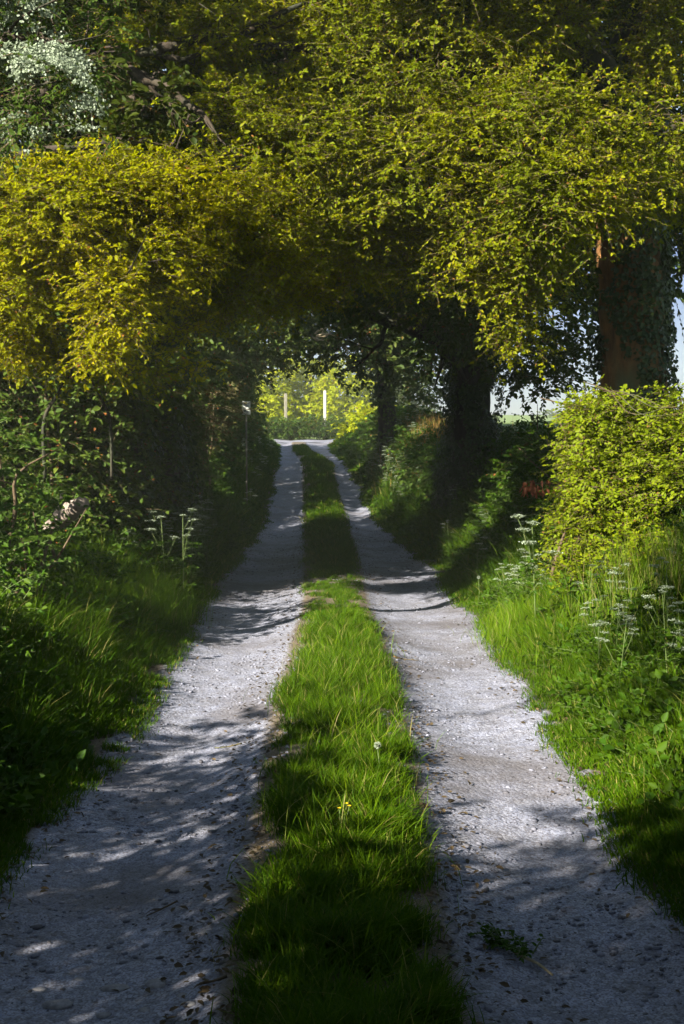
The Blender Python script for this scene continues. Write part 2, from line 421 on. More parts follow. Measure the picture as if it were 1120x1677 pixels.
BRY = np.array([-20, 4, 10, 20, 40, 52, 58, 62, 4000.]); BR = np.array([.4, .42, .62, 1.40, 1.25, .9, .4, 0, 0.])
BL = np.array([.6, .55, .62, 1.1, 1.0, .7, .4, 0, 0.])
def H(x, y, under=False):
    x = np.asarray(x, float); y = np.asarray(y, float)
    z = prof(y)
    eL, g0, g1, eR = ed(0, y), ed(1, y), ed(2, y), ed(3, y)
    uL, uR = eL - x, x - eR
    z = z + np.interp(y, BRY, BR) * smooth(uR, .05, 1.75) + np.interp(y, BRY, BL) * smooth(uL, .05, 1.7)
    z = z + .25 * smooth(uR, 2, 9) * (y < 60) + .2 * smooth(uL, 2, 9) * (y < 60)
    off = np.maximum(np.maximum(uL, uR), 0)
    z = z + smooth(off, .05, .7) * ((noise(x, y, None, 1.3, 5) - .5) * .18 + (noise(x, y, None, 4, 6) - .5) * .07)
    mid = smooth(x, g0 - .15, g0 + .12) * (1 - smooth(x, g1 - .12, g1 + .15)) * (y < 63)
    z = z + .05 * mid
    z = z + (off <= 0.0) * (noise(x, y, None, 2.2, 8) - .5) * .03
    for a, b in ((eL, g0), (g1, eR)): z = z - .045 * (off <= 0) * smooth(1 - np.abs(x - (a + b) / 2) / np.maximum((b - a) / 2, .05), 0, .9)
    far = smooth(y, 75, 130)
    z = z + far * (noise(x, y, None, .012, 9) - .5) * 3.0 + far * smooth(np.abs(x), 100, 900) * noise(x, y, None, .003, 12) * 16
    if under: z = z - .035 * (off <= 0) * (y < 66)
    return z

def geo(a, b, n, p=2.2): return a + (b - a) * np.linspace(0, 1, n)[1:] ** p
us = np.concatenate([-geo(7, 330, 30, 2.4)[::-1], np.arange(-7, 7.01, .14), geo(7, 330, 30, 2.4)])
ys = np.concatenate([np.arange(-18, 72, .25), geo(72, 420, 60, 2)])
UU, YY = np.meshgrid(us, ys); XX = UU + cen(YY)
v = np.stack([XX, YY, H(XX, YY, True)], -1).reshape(-1, 3)
nx, ny = len(us), len(ys)
def grid_faces(nx, ny):
    i = np.arange(ny - 1)[:, None] * nx + np.arange(nx - 1)[None]
    return np.stack([i, i + 1, i + nx + 1, i + nx], -1).reshape(-1, 4)
fieldm = np.maximum(smooth(np.abs(UU), 4.5, 7), smooth(YY, 70, 74)).reshape(-1)
col = np.stack([fieldm] * 3, -1)
tag(MB().add(v, grid_faces(nx, ny), col).build('ground', M_ground, smooth_faces=True), 'grassy banks and green fields either side of the lane', 'ground', kind='structure')

# the gravel lane
ty = np.concatenate([np.arange(-14, 2, .3), np.arange(2, 16, .04), np.arange(16, 64.01, .15)])
tu = np.linspace(0, 1, 61)
TY, TU = np.meshgrid(ty, tu, indexing='ij')
eL, eR = ed(0, TY) - .18, ed(3, TY) + .18
TX = eL + (eR - eL) * TU
TZ = H(np.clip(TX, ed(0, TY) + .01, ed(3, TY) - .01), TY) + (noise(TX, TY, None, 14, 21) - .5) * .012
g0, g1 = ed(1, TY), ed(2, TY)
edge = np.minimum(np.minimum(TX - ed(0, TY), ed(3, TY) - TX), np.maximum(g0 - TX, TX - g1))
lit = 1 - smooth(edge, -.08, .13)
tag(MB().add(np.stack([TX, TY, TZ], -1).reshape(-1, 3), grid_faces(len(tu), len(ty)), np.stack([lit.reshape(-1)] * 3, -1)).build('track', M_gravel, smooth_faces=True),
    'pale gravel farm lane with two wheel tracks', 'track', kind='structure')
# the road it meets
rx = np.concatenate([np.linspace(-45, 45, 91)]); ry = np.linspace(63.6, 68.2, 12)
RX, RY = np.meshgrid(rx, ry)
RZ = H(RX, RY, True) + .05
tag(MB().add(np.stack([RX, RY, RZ], -1).reshape(-1, 3), grid_faces(len(rx), len(ry)), (.1, .1, .1)).build('road', M_gravel, smooth_faces=True),
    'pale road crossing the far end of the lane', 'road', kind='structure')

# ------------------------------------------------------------------ grass
def blades(mb, x, y, h, w, r, bend=.55, dry=.04, lean=None, z=None, mat=0):
    n = len(x)
    if z is None: z = H(x, y) - .01
    a = r.uniform(0, 2 * np.pi, n)
    dv = np.stack([np.cos(a), np.sin(a), np.zeros(n)], -1)
    if lean is not None: dv = unit(dv + lean) * np.array([1, 1, 0])
    b = h * bend * r.uniform(.2, 1.5, n)
    p0 = np.stack([x, y, z], -1)
    fa = r.uniform(0, 2 * np.pi, n); s = np.stack([np.cos(fa), np.sin(fa), np.zeros(n)], -1)
    def pt(t): return p0 + dv * (b * t ** 2)[:, None] + np.array([0, 0, 1.]) * (h * (t - .28 * np.minimum(b / h, 1.2) * t ** 2))[:, None]
    V = []
    for t, k in ((0, .8), (.4, 1), (.75, .7)):
        q = pt(t); V += [q - s * (w * k * .5)[:, None], q + s * (w * k * .5)[:, None]]
    V.append(pt(1.0))
    V = np.stack(V, 1).reshape(-1, 3)
    i = np.arange(n)[:, None] * 7
    q = np.concatenate([i + np.array([[0, 1, 3, 2]]), i + np.array([[2, 3, 5, 4]])]); t = i + np.array([[4, 5, 6]])
    g = noise(x, y, None, 2.5, 41)
    c = np.stack([r.random(n), g, (r.random(n) < dry) * r.uniform(.4, 1, n)], -1)
    mb.add(V, [q, t], np.repeat(c, 7, 0), mat)

def sample_y(n, a, b, p, r):
    """depths with density falling off as y^-p"""
    t = r.random(n); q = 1.0001 - p
    return (a ** q + t * (b ** q - a ** q)) ** (1 / q)

r = np.random.default_rng(101)
mb = MB()
n = 190000
y = sample_y(n, 2.6, 63, 1.25, r)
f = r.beta(1.25, 1.25, n)
g0, g1 = ed(1, y), ed(2, y)
wob = .07 * (noise(y, y * 0, None, 1.3, 51) - .5) * 2 + r.normal(0, .035, n); wob2 = .07 * (noise(y, y * 0 + 9, None, 1.3, 52) - .5) * 2 + r.normal(0, .035, n)
near = .03 + .05 * (1 - smooth(y, 4, 10))
x = g0 + wob + near - .02 + (g1 + wob2 - g0 - wob + .04 - 2 * near) * f
tuft = noise(x, y, None, 2.6, 53) * .35 + noise(x, y, None, 8, 54) * .65
prfl = np.clip(np.sin(np.pi * np.clip(f, .02, .98)), .15, 1) ** .7
worn = smooth(y, 10.6, 11.6) * (1 - smooth(y, 15, 18))
endk = 1 - .0 * y
keep = (tuft > .27 + .16 * (1 - prfl) + .10 * worn)
h = (.03 + .21 * tuft ** 2 + .08 * r.random(n) ** 5) * (.5 + .65 * prfl) * (1 - .62 * worn) * r.uniform(.6, 1.35, n)
h = np.where((y > 9.6) & (y < 10.6), h * 1.15, h)
w = np.maximum(.0036, .00045 * y) * r.uniform(.7, 1.4, n)
keep &= ~((y > 55) | ((y > 44.2) & (y < 45.8)))
blades(mb, x[keep], y[keep], h[keep], w[keep], r, .75, .06)
mb.build('centre_grass', M_grass); tag(bpy.data.objects['centre_grass'], 'strip of green grass between the two wheel tracks', 'grass', kind='stuff')

def verge(side, n, seed, name, label):
    r = np.random.default_rng(seed); mb = MB()
    y = sample_y(n, 3.0, 60, 1.3, r)
    o = r.beta(.9, 1.7, n) * 2.1 - .09
    wob = .09 * (noise(y, y * 0, None, 1.1, seed + 1) - .5) * 2 + r.normal(0, .04, n)
    e = ed(3, y) + wob if side > 0 else ed(0, y) - wob
    x = e + side * o
    tuft = noise(x, y, None, 2.4, seed + 2) * .45 + noise(x, y, None, 7, seed + 4) * .55
    rise = smooth(o, -.05, .5)
    keep = tuft > .30 - .10 * rise
    h = (.05 + (.07 + .50 * tuft ** 2 + .18 * r.random(n) ** 6) * rise * (.7 + .3 * smooth(y, 7, 12))) * (1 - .45 * smooth(o, .7, 1.5)) * r.uniform(.6, 1.3, n)
    w = np.maximum(.0050, .00055 * y) * r.uniform(.7, 1.4, n)
    lean = np.repeat(np.array([[-side * .55, 0, 0]]), n, 0)
    blades(mb, x[keep], y[keep], h[keep], w[keep], r, .6, .07, lean[keep])
    return tag(mb.build(name, M_grass), label, 'grass', kind='stuff')
verge(1, 190000, 111, 'verge_grass', 'long green grass on the right hand verge and bank')
verge(-1, 170000, 121, 'verge_grass', 'long dark green grass on the left hand verge and bank')

# tall pale grass on the sunny bank, right; sunlit tuft, left
def tall_patch(name, label, spots, seed, hmin, hmax, mat_, dry=.12, bend=.35):
    r = np.random.default_rng(seed); mb = MB()
    for (cx, cy, sx, sy, n) in spots:
        x = r.normal(cx, sx, n); y = r.normal(cy, sy, n)
        h = r.uniform(hmin, hmax, n) * (.6 + .7 * noise(x, y, None, 3, seed))
        blades(mb, x, y, h, np.maximum(.0035, .00042 * y) * r.uniform(.7, 1.4, n), r, bend, dry)
    return tag(mb.build(name, mat_), label, 'grass', kind='stuff')
tall_patch('tall_grass', 'tall pale sunlit grass stalks in front of the bright hedge', [(2.9, 9.6, .20, .4, 1500), (2.45, 9.4, .25, .4, 1300), (2.9, 8.6, .25, .4, 900)], 131, .35, .8, M_tall, .3, .25)
tall_patch('tall_grass', 'long bright tuft of grass leaning on the left verge', [(-2.0, 11.3, .22, .35, 1500), (-2.5, 11.5, .3, .3, 1300), (-1.75, 11.0, .12, .25, 500)], 132, .25, .55, M_tall, .05, .5)
tall_patch('tall_grass', 'grass at the edge of the right wheel track, coloured lighter for a wedge of sun', [(1.62, 10.0, .16, .5, 2600), (1.95, 9.6, .2, .5, 1800)], 135, .12, .38, M_tall, .08, .6)  # paler blades stand in for the sun wedge on the verge
tall_patch('tall_grass', 'scattered taller grass blades standing in the centre strip', [(float((ed(1, q) + ed(2, q)) / 2), q, .17, .5, 120) for q in np.arange(3.5, 10.5, .7)], 134, .12, .26, M_tall, .25, .6)
tall_patch('seeding_grass', 'rusty seeding grass along the top of the far right bank', [(ed(3, 34.) + 2.2, 34, .6, 2.5, 4500), (ed(3, 29.) + 2.2, 29, .5, 2, 3500)], 133, .45, .9, M_rusty_grass, 0, .2)

# ------------------------------------------------------------------ loose gravel
r = np.random.default_rng(141)
ico = np.array([(0, 0, 1), (.89, 0, .45), (.28, .85, .45), (-.72, .53, .45), (-.72, -.53, .45), (.28, -.85, .45), (.72, .53, -.45), (-.28, .85, -.45), (-.89, 0, -.45), (-.28, -.85, -.45), (.72, -.53, -.45), (0, 0, -1)])
icf = np.array([(0, 1, 2), (0, 2, 3), (0, 3, 4), (0, 4, 5), (0, 5, 1), (1, 6, 2), (2, 7, 3), (3, 8, 4), (4, 9, 5), (5, 10, 1), (6, 7, 2), (7, 8, 3), (8, 9, 4), (9, 10, 5), (10, 6, 1), (11, 7, 6), (11, 8, 7), (11, 9, 8), (11, 10, 9), (11, 6, 10)])
def pebbles(mb, x, y, s, r, flat=.5):
    n = len(x)
    v = ico[None] * (1 + r.normal(0, .16, (n, 12, 1))) * np.stack([s * r.uniform(.7, 1.5, n), s * r.uniform(.7, 1.2, n), s * flat * r.uniform(.6, 1.2, n)], -1)[:, None]
    a = r.uniform(0, 6.28, n); ca, sa = np.cos(a)[:, None], np.sin(a)[:, None]
    X = v[..., 0] * ca - v[..., 1] * sa; Y = v[..., 0] * sa + v[..., 1] * ca
    z = H(x, y)
    V = np.stack([X + x[:, None], Y + y[:, None], v[..., 2] + (z + s * .12)[:, None]], -1).reshape(-1, 3)
    f = (np.arange(n)[:, None, None] * 12 + icf[None]).reshape(-1, 3)
    c = np.stack([r.random(n), r.random(n), np.zeros(n)], -1)
    mb.add(V, f, np.repeat(c, 12, 0))
n = 38000
y = sample_y(n, 2.8, 26, 1.1, r); f = r.random(n)
x = ed(0, y) + (ed(3, y) - ed(0, y)) * f
s = .0028 + .012 * r.random(n) ** 6 + .00018 * y
keep = (noise(x, y, None, 1.5, 61) + r.normal(0, .15, n)) > .45
def pebble_mat():
    m, nt, ns, ls = mat('pebble')
    at_ = N(ns, 'ShaderNodeAttribute', attribute_name='var'); sp = ns.new('ShaderNodeSeparateColor'); ls.new(at_.outputs['Color'], sp.inputs[0])
    c = mixc(ns, ls, sp.outputs[0], (.05, .045, .045), (.20, .205, .25))
    p = ns.new('ShaderNodeBsdfPrincipled'); ls.new(c, p.inputs['Base Color']); p.inputs['Roughness'].default_value = .8
    o = ns.new('ShaderNodeOutputMaterial'); ls.new(p.outputs[0], o.inputs[0]); return m
M_pebble = pebble_mat()
mb = MB(); pebbles(mb, x[keep], y[keep], s[keep], r)
tag(mb.build('loose_gravel', M_pebble), 'loose stones and grit scattered over the wheel tracks', 'gravel', kind='stuff')

# leaf litter along the edges
n = 5500
y = sample_y(n, 2.8, 30, 1.0, r); k = r.integers(0, 4, n)
e = np.choose(k, [ed(0, y), ed(1, y), ed(2, y), ed(3, y)])
x = e + r.normal(.05, .11, n) * np.choose(k, [1, -1, 1, -1])
mb = MB(); pos = np.stack([x, y, H(x, y) + .012], -1)
L = r.uniform(.015, .04, n)
v, f, c = leaf_geo(pos, unit(r.normal(size=(n, 3)) * np.array([1, 1, .15])), np.array([0, 0, 1.]) + r.normal(0, .3, (n, 3)), L, L * .5, .2, np.stack([r.random(n), r.random(n), np.zeros(n)], -1))
mb.add(v, f, c)
M_litter = leaf_mat('leaf_litter', (.05, .036, .020), (.10, .07, .035), (.045, .036, .020), trans=.1)
tag(mb.build('leaf_litter', M_litter), 'brown leaf litter along the edges of the wheel tracks', 'leaf litter', kind='stuff')

# ------------------------------------------------------------------ undergrowth on the banks
def undergrowth(side, n, seed, label):
    r = np.random.default_rng(seed); mb = MB()
    y = sample_y(n, 3.4, 58, .85, r); o = .22 + r.random(n) ** .9 * 2.7
    x = (ed(3, y) if side > 0 else ed(0, y)) + side * o
    g = noise(x, y, None, 1.1, seed) * .6 + noise(x, y, None, 3, seed + 1) * .4
    keep = g > .42
    x, y, o, g = x[keep], y[keep], o[keep], g[keep]
    n = len(x)
    z = H(x, y) + r.random(n) ** 1.3 * (.08 + .55 * smooth(o, .3, 1.3)) * (.5 + g) * (.5 + .5 * smooth(y, 7, 12))
    d = np.stack([r.normal(-side * .5, .6, n), r.normal(-.25, .6, n), r.uniform(.0, .9, n)], -1)
    up = np.array([0, 0, 1.]) + r.normal(0, .4, (n, 3)) + np.array([-side * .4, -.2, 0])
    k = np.maximum(1, y / 14)
    sprays(mb, np.stack([x, y, z], -1), d, up, r.uniform(.14, .32, n), 7, .045 * r.uniform(.7, 1.3, n) * k ** .6, seed + 5, .6, .2, 0, twigmat=1)
    return tag(mb.build('undergrowth', [M_under, M_stem]), label, 'undergrowth', kind='stuff')
undergrowth(1, 30000, 151, 'nettles and leafy undergrowth covering the right bank')
undergrowth(-1, 28000, 152, 'nettles and leafy undergrowth covering the left bank')

# ------------------------------------------------------------------ trees and hedges
def limb(parent, path, radii, m, rough=.12, sides=9, name='limb', seed=0):
    p = np.asarray(path, float); rr = np.asarray(radii, float) * np.ones(len(p))
    if name == 'limb':                                             # boughs are never straight: split and jitter, with a few side twigs
        q = np.random.default_rng(seed + 500); P = [p[0]]; R = [rr[0]]
        for i in range(len(p) - 1):
            ln = np.linalg.norm(p[i + 1] - p[i])
            P += [(p[i] + p[i + 1]) / 2 + q.normal(0, .06, 3) * ln, p[i + 1]]; R += [(rr[i] + rr[i + 1]) / 2 * q.uniform(.9, 1.15), rr[i + 1]]
        p, rr = np.array(P), np.array(R)
    mb = MB(); mb.add(*tube(p, rr, sides, rough, seed, sub=6))
    if name == 'limb':
        for i in range(2, len(p)):
            for _ in range(2):
                d = unit(p[i] - p[i - 1]) * .5 + q.normal(0, .6, 3); ln = q.uniform(.3, .8) * (.5 + 5 * rr[i])
                mb.add(*tube([p[i], p[i] + d * ln * .4 + q.normal(0, .05, 3), p[i] + d * ln + q.normal(0, .1, 3)], [rr[i] * .45, rr[i] * .3, .004], 6, .1, sub=3))
    return mb.build(name, m, parent, True)

def ivy_on(parent, path, radius, n, seed, leaf=.06, thick=.10, frac=None, mats=None, name='ivy', hang=0):
    """Ivy leaves clothing a stem given as a path with radii."""
    r = np.random.default_rng(seed); p = np.asarray(path, float); rad = np.asarray(radius, float) * np.ones(len(p))
    t = r.random(n) * (len(p) - 1); i = np.minimum(t.astype(int), len(p) - 2); f = (t - i)[:, None]
    c = p[i] * (1 - f) + p[i + 1] * f; rr = rad[i] * (1 - f[:, 0]) + rad[i + 1] * f[:, 0]
    tan = unit(p[i + 1] - p[i]); ref = np.where(np.abs(tan[:, 2:3]) > .7, np.array([[1., 0, 0]]), np.array([[0, 0, 1.]]))
    a = unit(np.cross(tan, ref)); b = np.cross(tan, a); th = r.uniform(0, 6.283, n)
    out = a * np.cos(th)[:, None] + b * np.sin(th)[:, None]
    pos = c + out * (rr + r.random(n) ** 1.6 * thick * (0.4 + 1.2 * noise(c[:, 0] + out[:, 0], c[:, 1] + out[:, 1], c[:, 2], 2.2, seed)))[:, None]
    g = noise(pos[:, 0] * 1.5, pos[:, 1] * 1.5, pos[:, 2], 2.0, seed + 1)
    keep = g > (.30 if frac is None else frac(pos, out))
    pos, out = pos[keep], out[keep]; m = len(pos)
    d = np.array([0, 0, -1.]) * .8 + r.normal(0, .5, (m, 3)) + out * .3
    nr = out + r.normal(0, .35, (m, 3)) + np.array([0, 0, .3])
    L = leaf * r.uniform(.6, 1.3, m)
    mb = MB(); mb.add(*leaf_geo(pos, d, nr, L, L * .9, .15, np.stack([r.random(m), g[keep], np.zeros(m)], -1)))
    return mb.build(name, mats or [M_ivy], parent)

def crown(parent, pads, mats, seed, dens=34, slen=.36, k=13, leaf=.058, name='crown', **kw):
    mb = MB(); fill_pads(mb, pads, dens, slen, k, leaf, seed, **kw)
    return mb.build(name, mats, parent)

# --- big tree on the right, in front
base = at(1040, 700, 14.0); base[2] = H(base[0], 14.0)
T1 = thing('beech_tree', 'massive tree at the right with an orange sunlit patch on its ivy covered trunk', 'tree', base)
p1 = np.array([base + [0, 0, -.3], base + [0, 0, .4], at(1035, 560, 14), at(1030, 400, 14), at(1030, 230, 14.1), at(1020, 120, 14.2)])
r1 = np.array([.58, .44, .37, .37, .40, .30])
limb(T1, p1, r1, M_bark_warm, .18, 28, 'trunk', 3)
limb(T1, [at(1025, 260, 14.1), at(985, 140, 14), at(945, 50, 13.8), at(905, -30, 13.5), at(850, -150, 13.3)], [.27, .24, .20, .17, .10], M_bark, .1, 12, seed=4)
limb(T1, [at(1035, 230, 14.1), at(1050, 60, 14.1), at(1065, -120, 14.2), at(1080, -320, 14.2)], [.30, .26, .2, .12], M_bark, .1, 12, seed=5)
limb(T1, [at(1020, 300, 14), at(900, 250, 13.4), at(760, 250, 12.6), at(640, 280, 12.2)], [.16, .11, .07, .03], M_bark, .1, 8, seed=6)
limb(T1, [at(985, 140, 14), at(850, 110, 13.4), at(680, 95, 12.6), at(520, 80, 12.3), at(400, 78, 12.2)], [.14, .12, .09, .06, .03], M_bark, .1, 8, seed=7)
limb(T1, [at(1035, 330, 14), at(1070, 260, 13.2), at(1100, 220, 12.4), at(1130, 210, 11.8)], [.12, .09, .06, .03], M_bark, .1, 8, seed=8)
limb(T1, [at(1010, 340, 14), at(930, 350, 13.2), at(860, 390, 12.5), at(830, 470, 12.3)], [.10, .07, .05, .02], M_bark, .1, 8, seed=9)
ivy_on(T1, p1[1:], r1[1:] , 20000, 161, .058, .16, lambda p, o: np.where((o[:, 0] < -.10) & (o[:, 1] < .6) & (p[:, 2] < 4.2), .64, .30) - .12 * (o[:, 0] > .3))
crown(T1, [pad(1010, 230, 11.8, 150, 75, .7), pad(850, 215, 11.6, 170, 80, .7), pad(930, 310, 11.3, 120, 70, .6), pad(830, 390, 12, 110, 85, .6),
           pad(830, 500, 12.2, 50, 80, .35), pad(1095, 300, 12.6, 50, 60, .5), pad(700, 130, 12, 170, 70, .7), pad(680, 300, 11.9, 130, 80, .6),
           pad(745, 410, 12.6, 110, 70, .6), pad(1105, 60, 12.4, 60, 110, .5), pad(870, 60, 12.6, 110, 60, .6), pad(760, 20, 12.4, 150, 70, .7),
           pad(890, 410, 13.0, 60, 65, .5), pad(985, 310, 12.6, 55, 45, .4)],
      [M_canopy, M_twig], 171, 270, leaf=.037, slen=.28, gap=.45, gap_s=1.7, zs=1.5, out=.3, droop=.14)
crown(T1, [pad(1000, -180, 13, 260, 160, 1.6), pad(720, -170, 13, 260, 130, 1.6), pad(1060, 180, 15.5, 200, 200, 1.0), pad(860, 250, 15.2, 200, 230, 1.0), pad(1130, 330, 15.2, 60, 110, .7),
           pad(760, -235, 11.0, 260, 60, .8)],  # unseen high bough, added to shade the top right of the crown
      [M_canopy_shaded, M_twig], 172, 42, .45, 13, .08, gap=.2)

# --- tree on the left whose boughs hang over the lane
base = np.array([-4.3, 12.6, 0]); base[2] = H(*base[:2])
T2 = thing('beech_tree', 'golden leaved tree spreading long low boughs from the left over the lane', 'tree', base)
p2 = np.array([base + [0, 0, -.3], base + [.02, 0, .6], base + [.1, 0, 2.2], base + [.1, .1, 4.0], base + [.0, .2, 6.5]])
limb(T2, p2, [.40, .30, .26, .22, .14], M_bark, .12, 14, 'trunk', 13)
limb(T2, [p2[3], at(60, 160, 12.4), at(150, 95, 12.2), at(250, 85, 12.1), at(360, 75, 12.1)], [.10, .065, .05, .04, .02], M_bark, .3, 9, seed=14)
limb(T2, [at(150, 95, 12.2), at(215, 115, 12.0), at(255, 135, 11.9), at(300, 165, 11.7), at(360, 230, 11.5)], [.045, .042, .042, .034, .012], M_bark, .3, 9, seed=15)
limb(T2, [at(255, 135, 11.9), at(245, 155, 12.0), at(200, 165, 12.2), at(140, 180, 12.3)], [.03, .027, .02, .01], M_bark, .2, 8, seed=16)
limb(T2, [p2[2], at(30, 360, 11.6), at(130, 350, 11), at(240, 340, 10.8), at(360, 330, 10.9)], [.06, .05, .04, .03, .02], M_bark, .2, 8, seed=17)
limb(T2, [p2[2], at(60, 470, 11.4), at(130, 450, 10.8), at(190, 470, 10.3)], [.10, .07, .05, .02], M_bark, .1, 8, seed=18)
limb(T2, [p2[3], at(200, 230, 12.3), at(380, 270, 12.2), at(520, 330, 12.4)], [.045, .035, .025, .01], M_bark, .3, 8, seed=19)
limb(T2, [at(250, 85, 12.1), at(340, 60, 12.1), at(430, 40, 12), at(500, 5, 12)], [.06, .05, .04, .02], M_bark, .2, 8, seed=20)
crown(T2, [pad(105, 380, 10.6, 150, 75, .6), pad(30, 480, 10.6, 70, 80, .5), pad(185, 500, 10.3, 50, 75, .4), pad(150, 570, 10.3, 30, 30, .25), pad(300, 330, 11, 150, 75, .6), pad(20, 560, 10.8, 50, 45, .4), pad(0, 320, 10.9, 130, 60, .6), pad(240, 430, 10.9, 110, 55, .5), pad(320, 560, 11.6, 40, 40, .35), pad(170, 300, 11, 110, 45, .5), pad(90, 330, 10.8, 100, 50, .5)],
      [M_golden, M_twig], 181, 290, leaf=.038, slen=.28, gap=.45, gap_s=1.7, zs=1.5, out=.3, droop=.16)
crown(T2, [pad(90, 610, 10.9, 22, 30, .2), pad(235, 590, 11.2, 35, 35, .3), pad(140, 600, 11.3, 60, 35, .3), pad(410, 385, 11.9, 120, 80, .6), pad(480, 260, 11.9, 150, 90, .7), pad(540, 410, 12.8, 110, 65, .6), pad(390, 460, 12, 80, 60, .5), pad(600, 200, 12.3, 120, 90, .6),
           pad(300, 50, 12.4, 130, 40, .5), pad(430, 70, 12.3, 120, 55, .6), pad(560, 60, 12.4, 110, 60, .6), pad(610, 380, 12.6, 80, 70, .5), pad(330, 470, 12.2, 60, 50, .4), pad(560, 320, 12.3, 120, 80, .6), pad(430, 300, 11.8, 110, 80, .5), pad(360, 200, 12, 110, 70, .5), pad(470, 480, 13, 70, 35, .4)],
      [M_canopy, M_twig], 182, 270, leaf=.037, slen=.28, gap=.45, gap_s=1.7, zs=1.5, out=.3, droop=.14)
crown(T2, [pad(150, 110, 11.7, 55, 22, .25), pad(270, 165, 11.5, 40, 25, .2), pad(190, 235, 11.6, 80, 22, .3), pad(190, -95, 11.2, 130, 45, .8), pad(200, 140, 13.4, 200, 130, .5), pad(60, -120, 13.4, 260, 160, 1.3), pad(400, -170, 13, 260, 130, 1.4), pad(150, 200, 14.6, 260, 230, .8), pad(420, 200, 14.6, 220, 200, .8), pad(60, 420, 13.6, 150, 150, .6)],  # includes a bough above the frame, added to shade the limbs below
      [M_canopy_shaded, M_twig], 183, 42, .45, 13, .08, gap=.2)

# --- second ivy tree on the right, its limb arching over the lane
base = at(770, 770, 21.0); base[2] = H(base[0], 21.0)
T3 = thing('ivy_tree', 'dark ivy clad tree on the right bank with a bough arching over the lane', 'tree', base)
p3 = np.array([base + [0, 0, -.3], base + [0, 0, .5], at(772, 640, 21), at(772, 540, 21), at(775, 440, 21), at(790, 300, 21)])
r3 = np.array([.50, .38, .33, .36, .36, .25])
limb(T3, p3, r3, M_bark, .12, 18, 'trunk', 23)
limb(T3, [at(765, 600, 21), at(725, 556, 20.8), at(670, 532, 20.6), at(600, 510, 20.4), at(540, 492, 20.2), at(480, 486, 20)], [.24, .21, .16, .12, .08, .04], M_bark, .1, 12, seed=24)
limb(T3, [at(640, 522, 20.6), at(625, 560, 20.5), at(600, 585, 20.5), at(570, 596, 20.4)], [.05, .035, .025, .01], M_bark, .1, 7, seed=25)
limb(T3, [at(785, 470, 21), at(850, 430, 20.6), at(920, 450, 20.2)], [.16, .1, .04], M_bark, .1, 8, seed=26)
limb(T3, [at(775, 460, 21), at(700, 380, 20.6), at(600, 330, 20.2)], [.18, .12, .05], M_bark, .1, 8, seed=27)
ivy_on(T3, p3, r3, 30000, 191, .055, .22)
crown(T3, [pad(640, 450, 18.6, 130, 50, .9), pad(745, 470, 18.2, 100, 70, .8), pad(860, 570, 19.6, 85, 55, .8), pad(810, 520, 19, 90, 60, .8), pad(560, 470, 19.2, 90, 35, .7),
           pad(900, 500, 19.4, 80, 80, .8), pad(720, 560, 20.4, 45, 30, .4), pad(890, 620, 20, 50, 30, .4)],
      [M_dark, M_twig], 192, 40, .42, 13, .075)
crown(T3, [pad(700, 330, 21.5, 320, 120, 1.6), pad(460, 400, 21.5, 200, 80, 1.4), pad(950, 380, 22, 200, 120, 1.6), pad(700, 60, 22, 420, 260, 2.0), pad(250, 60, 21, 380, 280, 1.6), pad(620, -60, 19, 480, 120, 1.6)],
      [M_dark, M_twig], 193, 20, .6, 13, .14, gap=.12)

# --- third tree on the right, farther
base = at(640, 690, 36.0); base[2] = H(base[0], 36.0)
T4 = thing('field_tree', 'smaller forked tree on the right bank beyond the ivy clad one', 'tree', base)
p4 = np.array([base + [0, 0, -.3], at(632, 660, 36), at(628, 610, 36), at(615, 550, 36), at(600, 480, 36)])
limb(T4, p4, [.36, .25, .21, .17, .1], M_bark, .15, 12, 'trunk', 33)
ivy_on(T4, p4, [.34, .25, .21, .17, .1], 3500, 204, .09, .30, mats=[M_far])
limb(T4, [at(628, 615, 36), at(665, 560, 35.5), at(700, 520, 35)], [.2, .14, .06], M_bark, .1, 8, seed=34)
limb(T4, [at(624, 600, 36), at(590, 570, 35.6), at(565, 560, 35.4)], [.12, .08, .03], M_bark, .1, 8, seed=35)
crown(T4, [pad(600, 565, 35, 90, 50, 1.6), pad(680, 590, 35.5, 55, 55, 1.3), pad(540, 530, 34.5, 90, 45, 1.5), pad(640, 520, 35, 120, 50, 1.6), pad(700, 630, 37, 30, 30, .8)],
      [M_far, M_twig], 201, 11, .6, 13, .13, gap=.33)
crown(T4, [pad(600, 430, 37, 240, 80, 2.2)], [M_far, M_twig], 202, 12, .7, 13, .17, gap=.15)

# --- left side: ivy stems and the dark hedge beneath the boughs
for i, (px, d, rr, lab) in enumerate([(265, 17.5, .24, 'dark ivy smothered stem rising from the left bank beside the thin stake'),
                                      (205, 15.5, .20, 'leaning ivy smothered stem in the left hedge, between the log and the dark stem'),
                                      (145, 14.0, .17, 'ivy hung stem behind the broken log in the left hedge')]):
    b = at(px, 830, d); b[2] = H(b[0], d)
    T = thing('ivy_tree', lab, 'tree', b)
    p = np.array([b + [0, 0, -.2], b + [.05, 0, .8], b + [-.05 + .08 * i, .1, 2.0], b + [.1, .1, 3.6], b + [.0, .2, 5.0]])
    limb(T, p, [rr * 1.3, rr, rr * .85, rr * .7, rr * .4], M_bark, .15, 12, 'trunk', 43 + i)
    ivy_on(T, p, [rr * 1.2, rr, rr, rr, rr * .8], 5200, 211 + i, .07, .28)
    crown(T, [(b + [.1, .2, 3.6], [.9, 1.1, .8]), (b + [-.3, .5, 4.8], [1.3, 1.3, .9]), (b + [-.5, .8, 2.2], [.8, .9, .9])], [M_dark, M_twig], 221 + i, 30, .40, 12, .075)

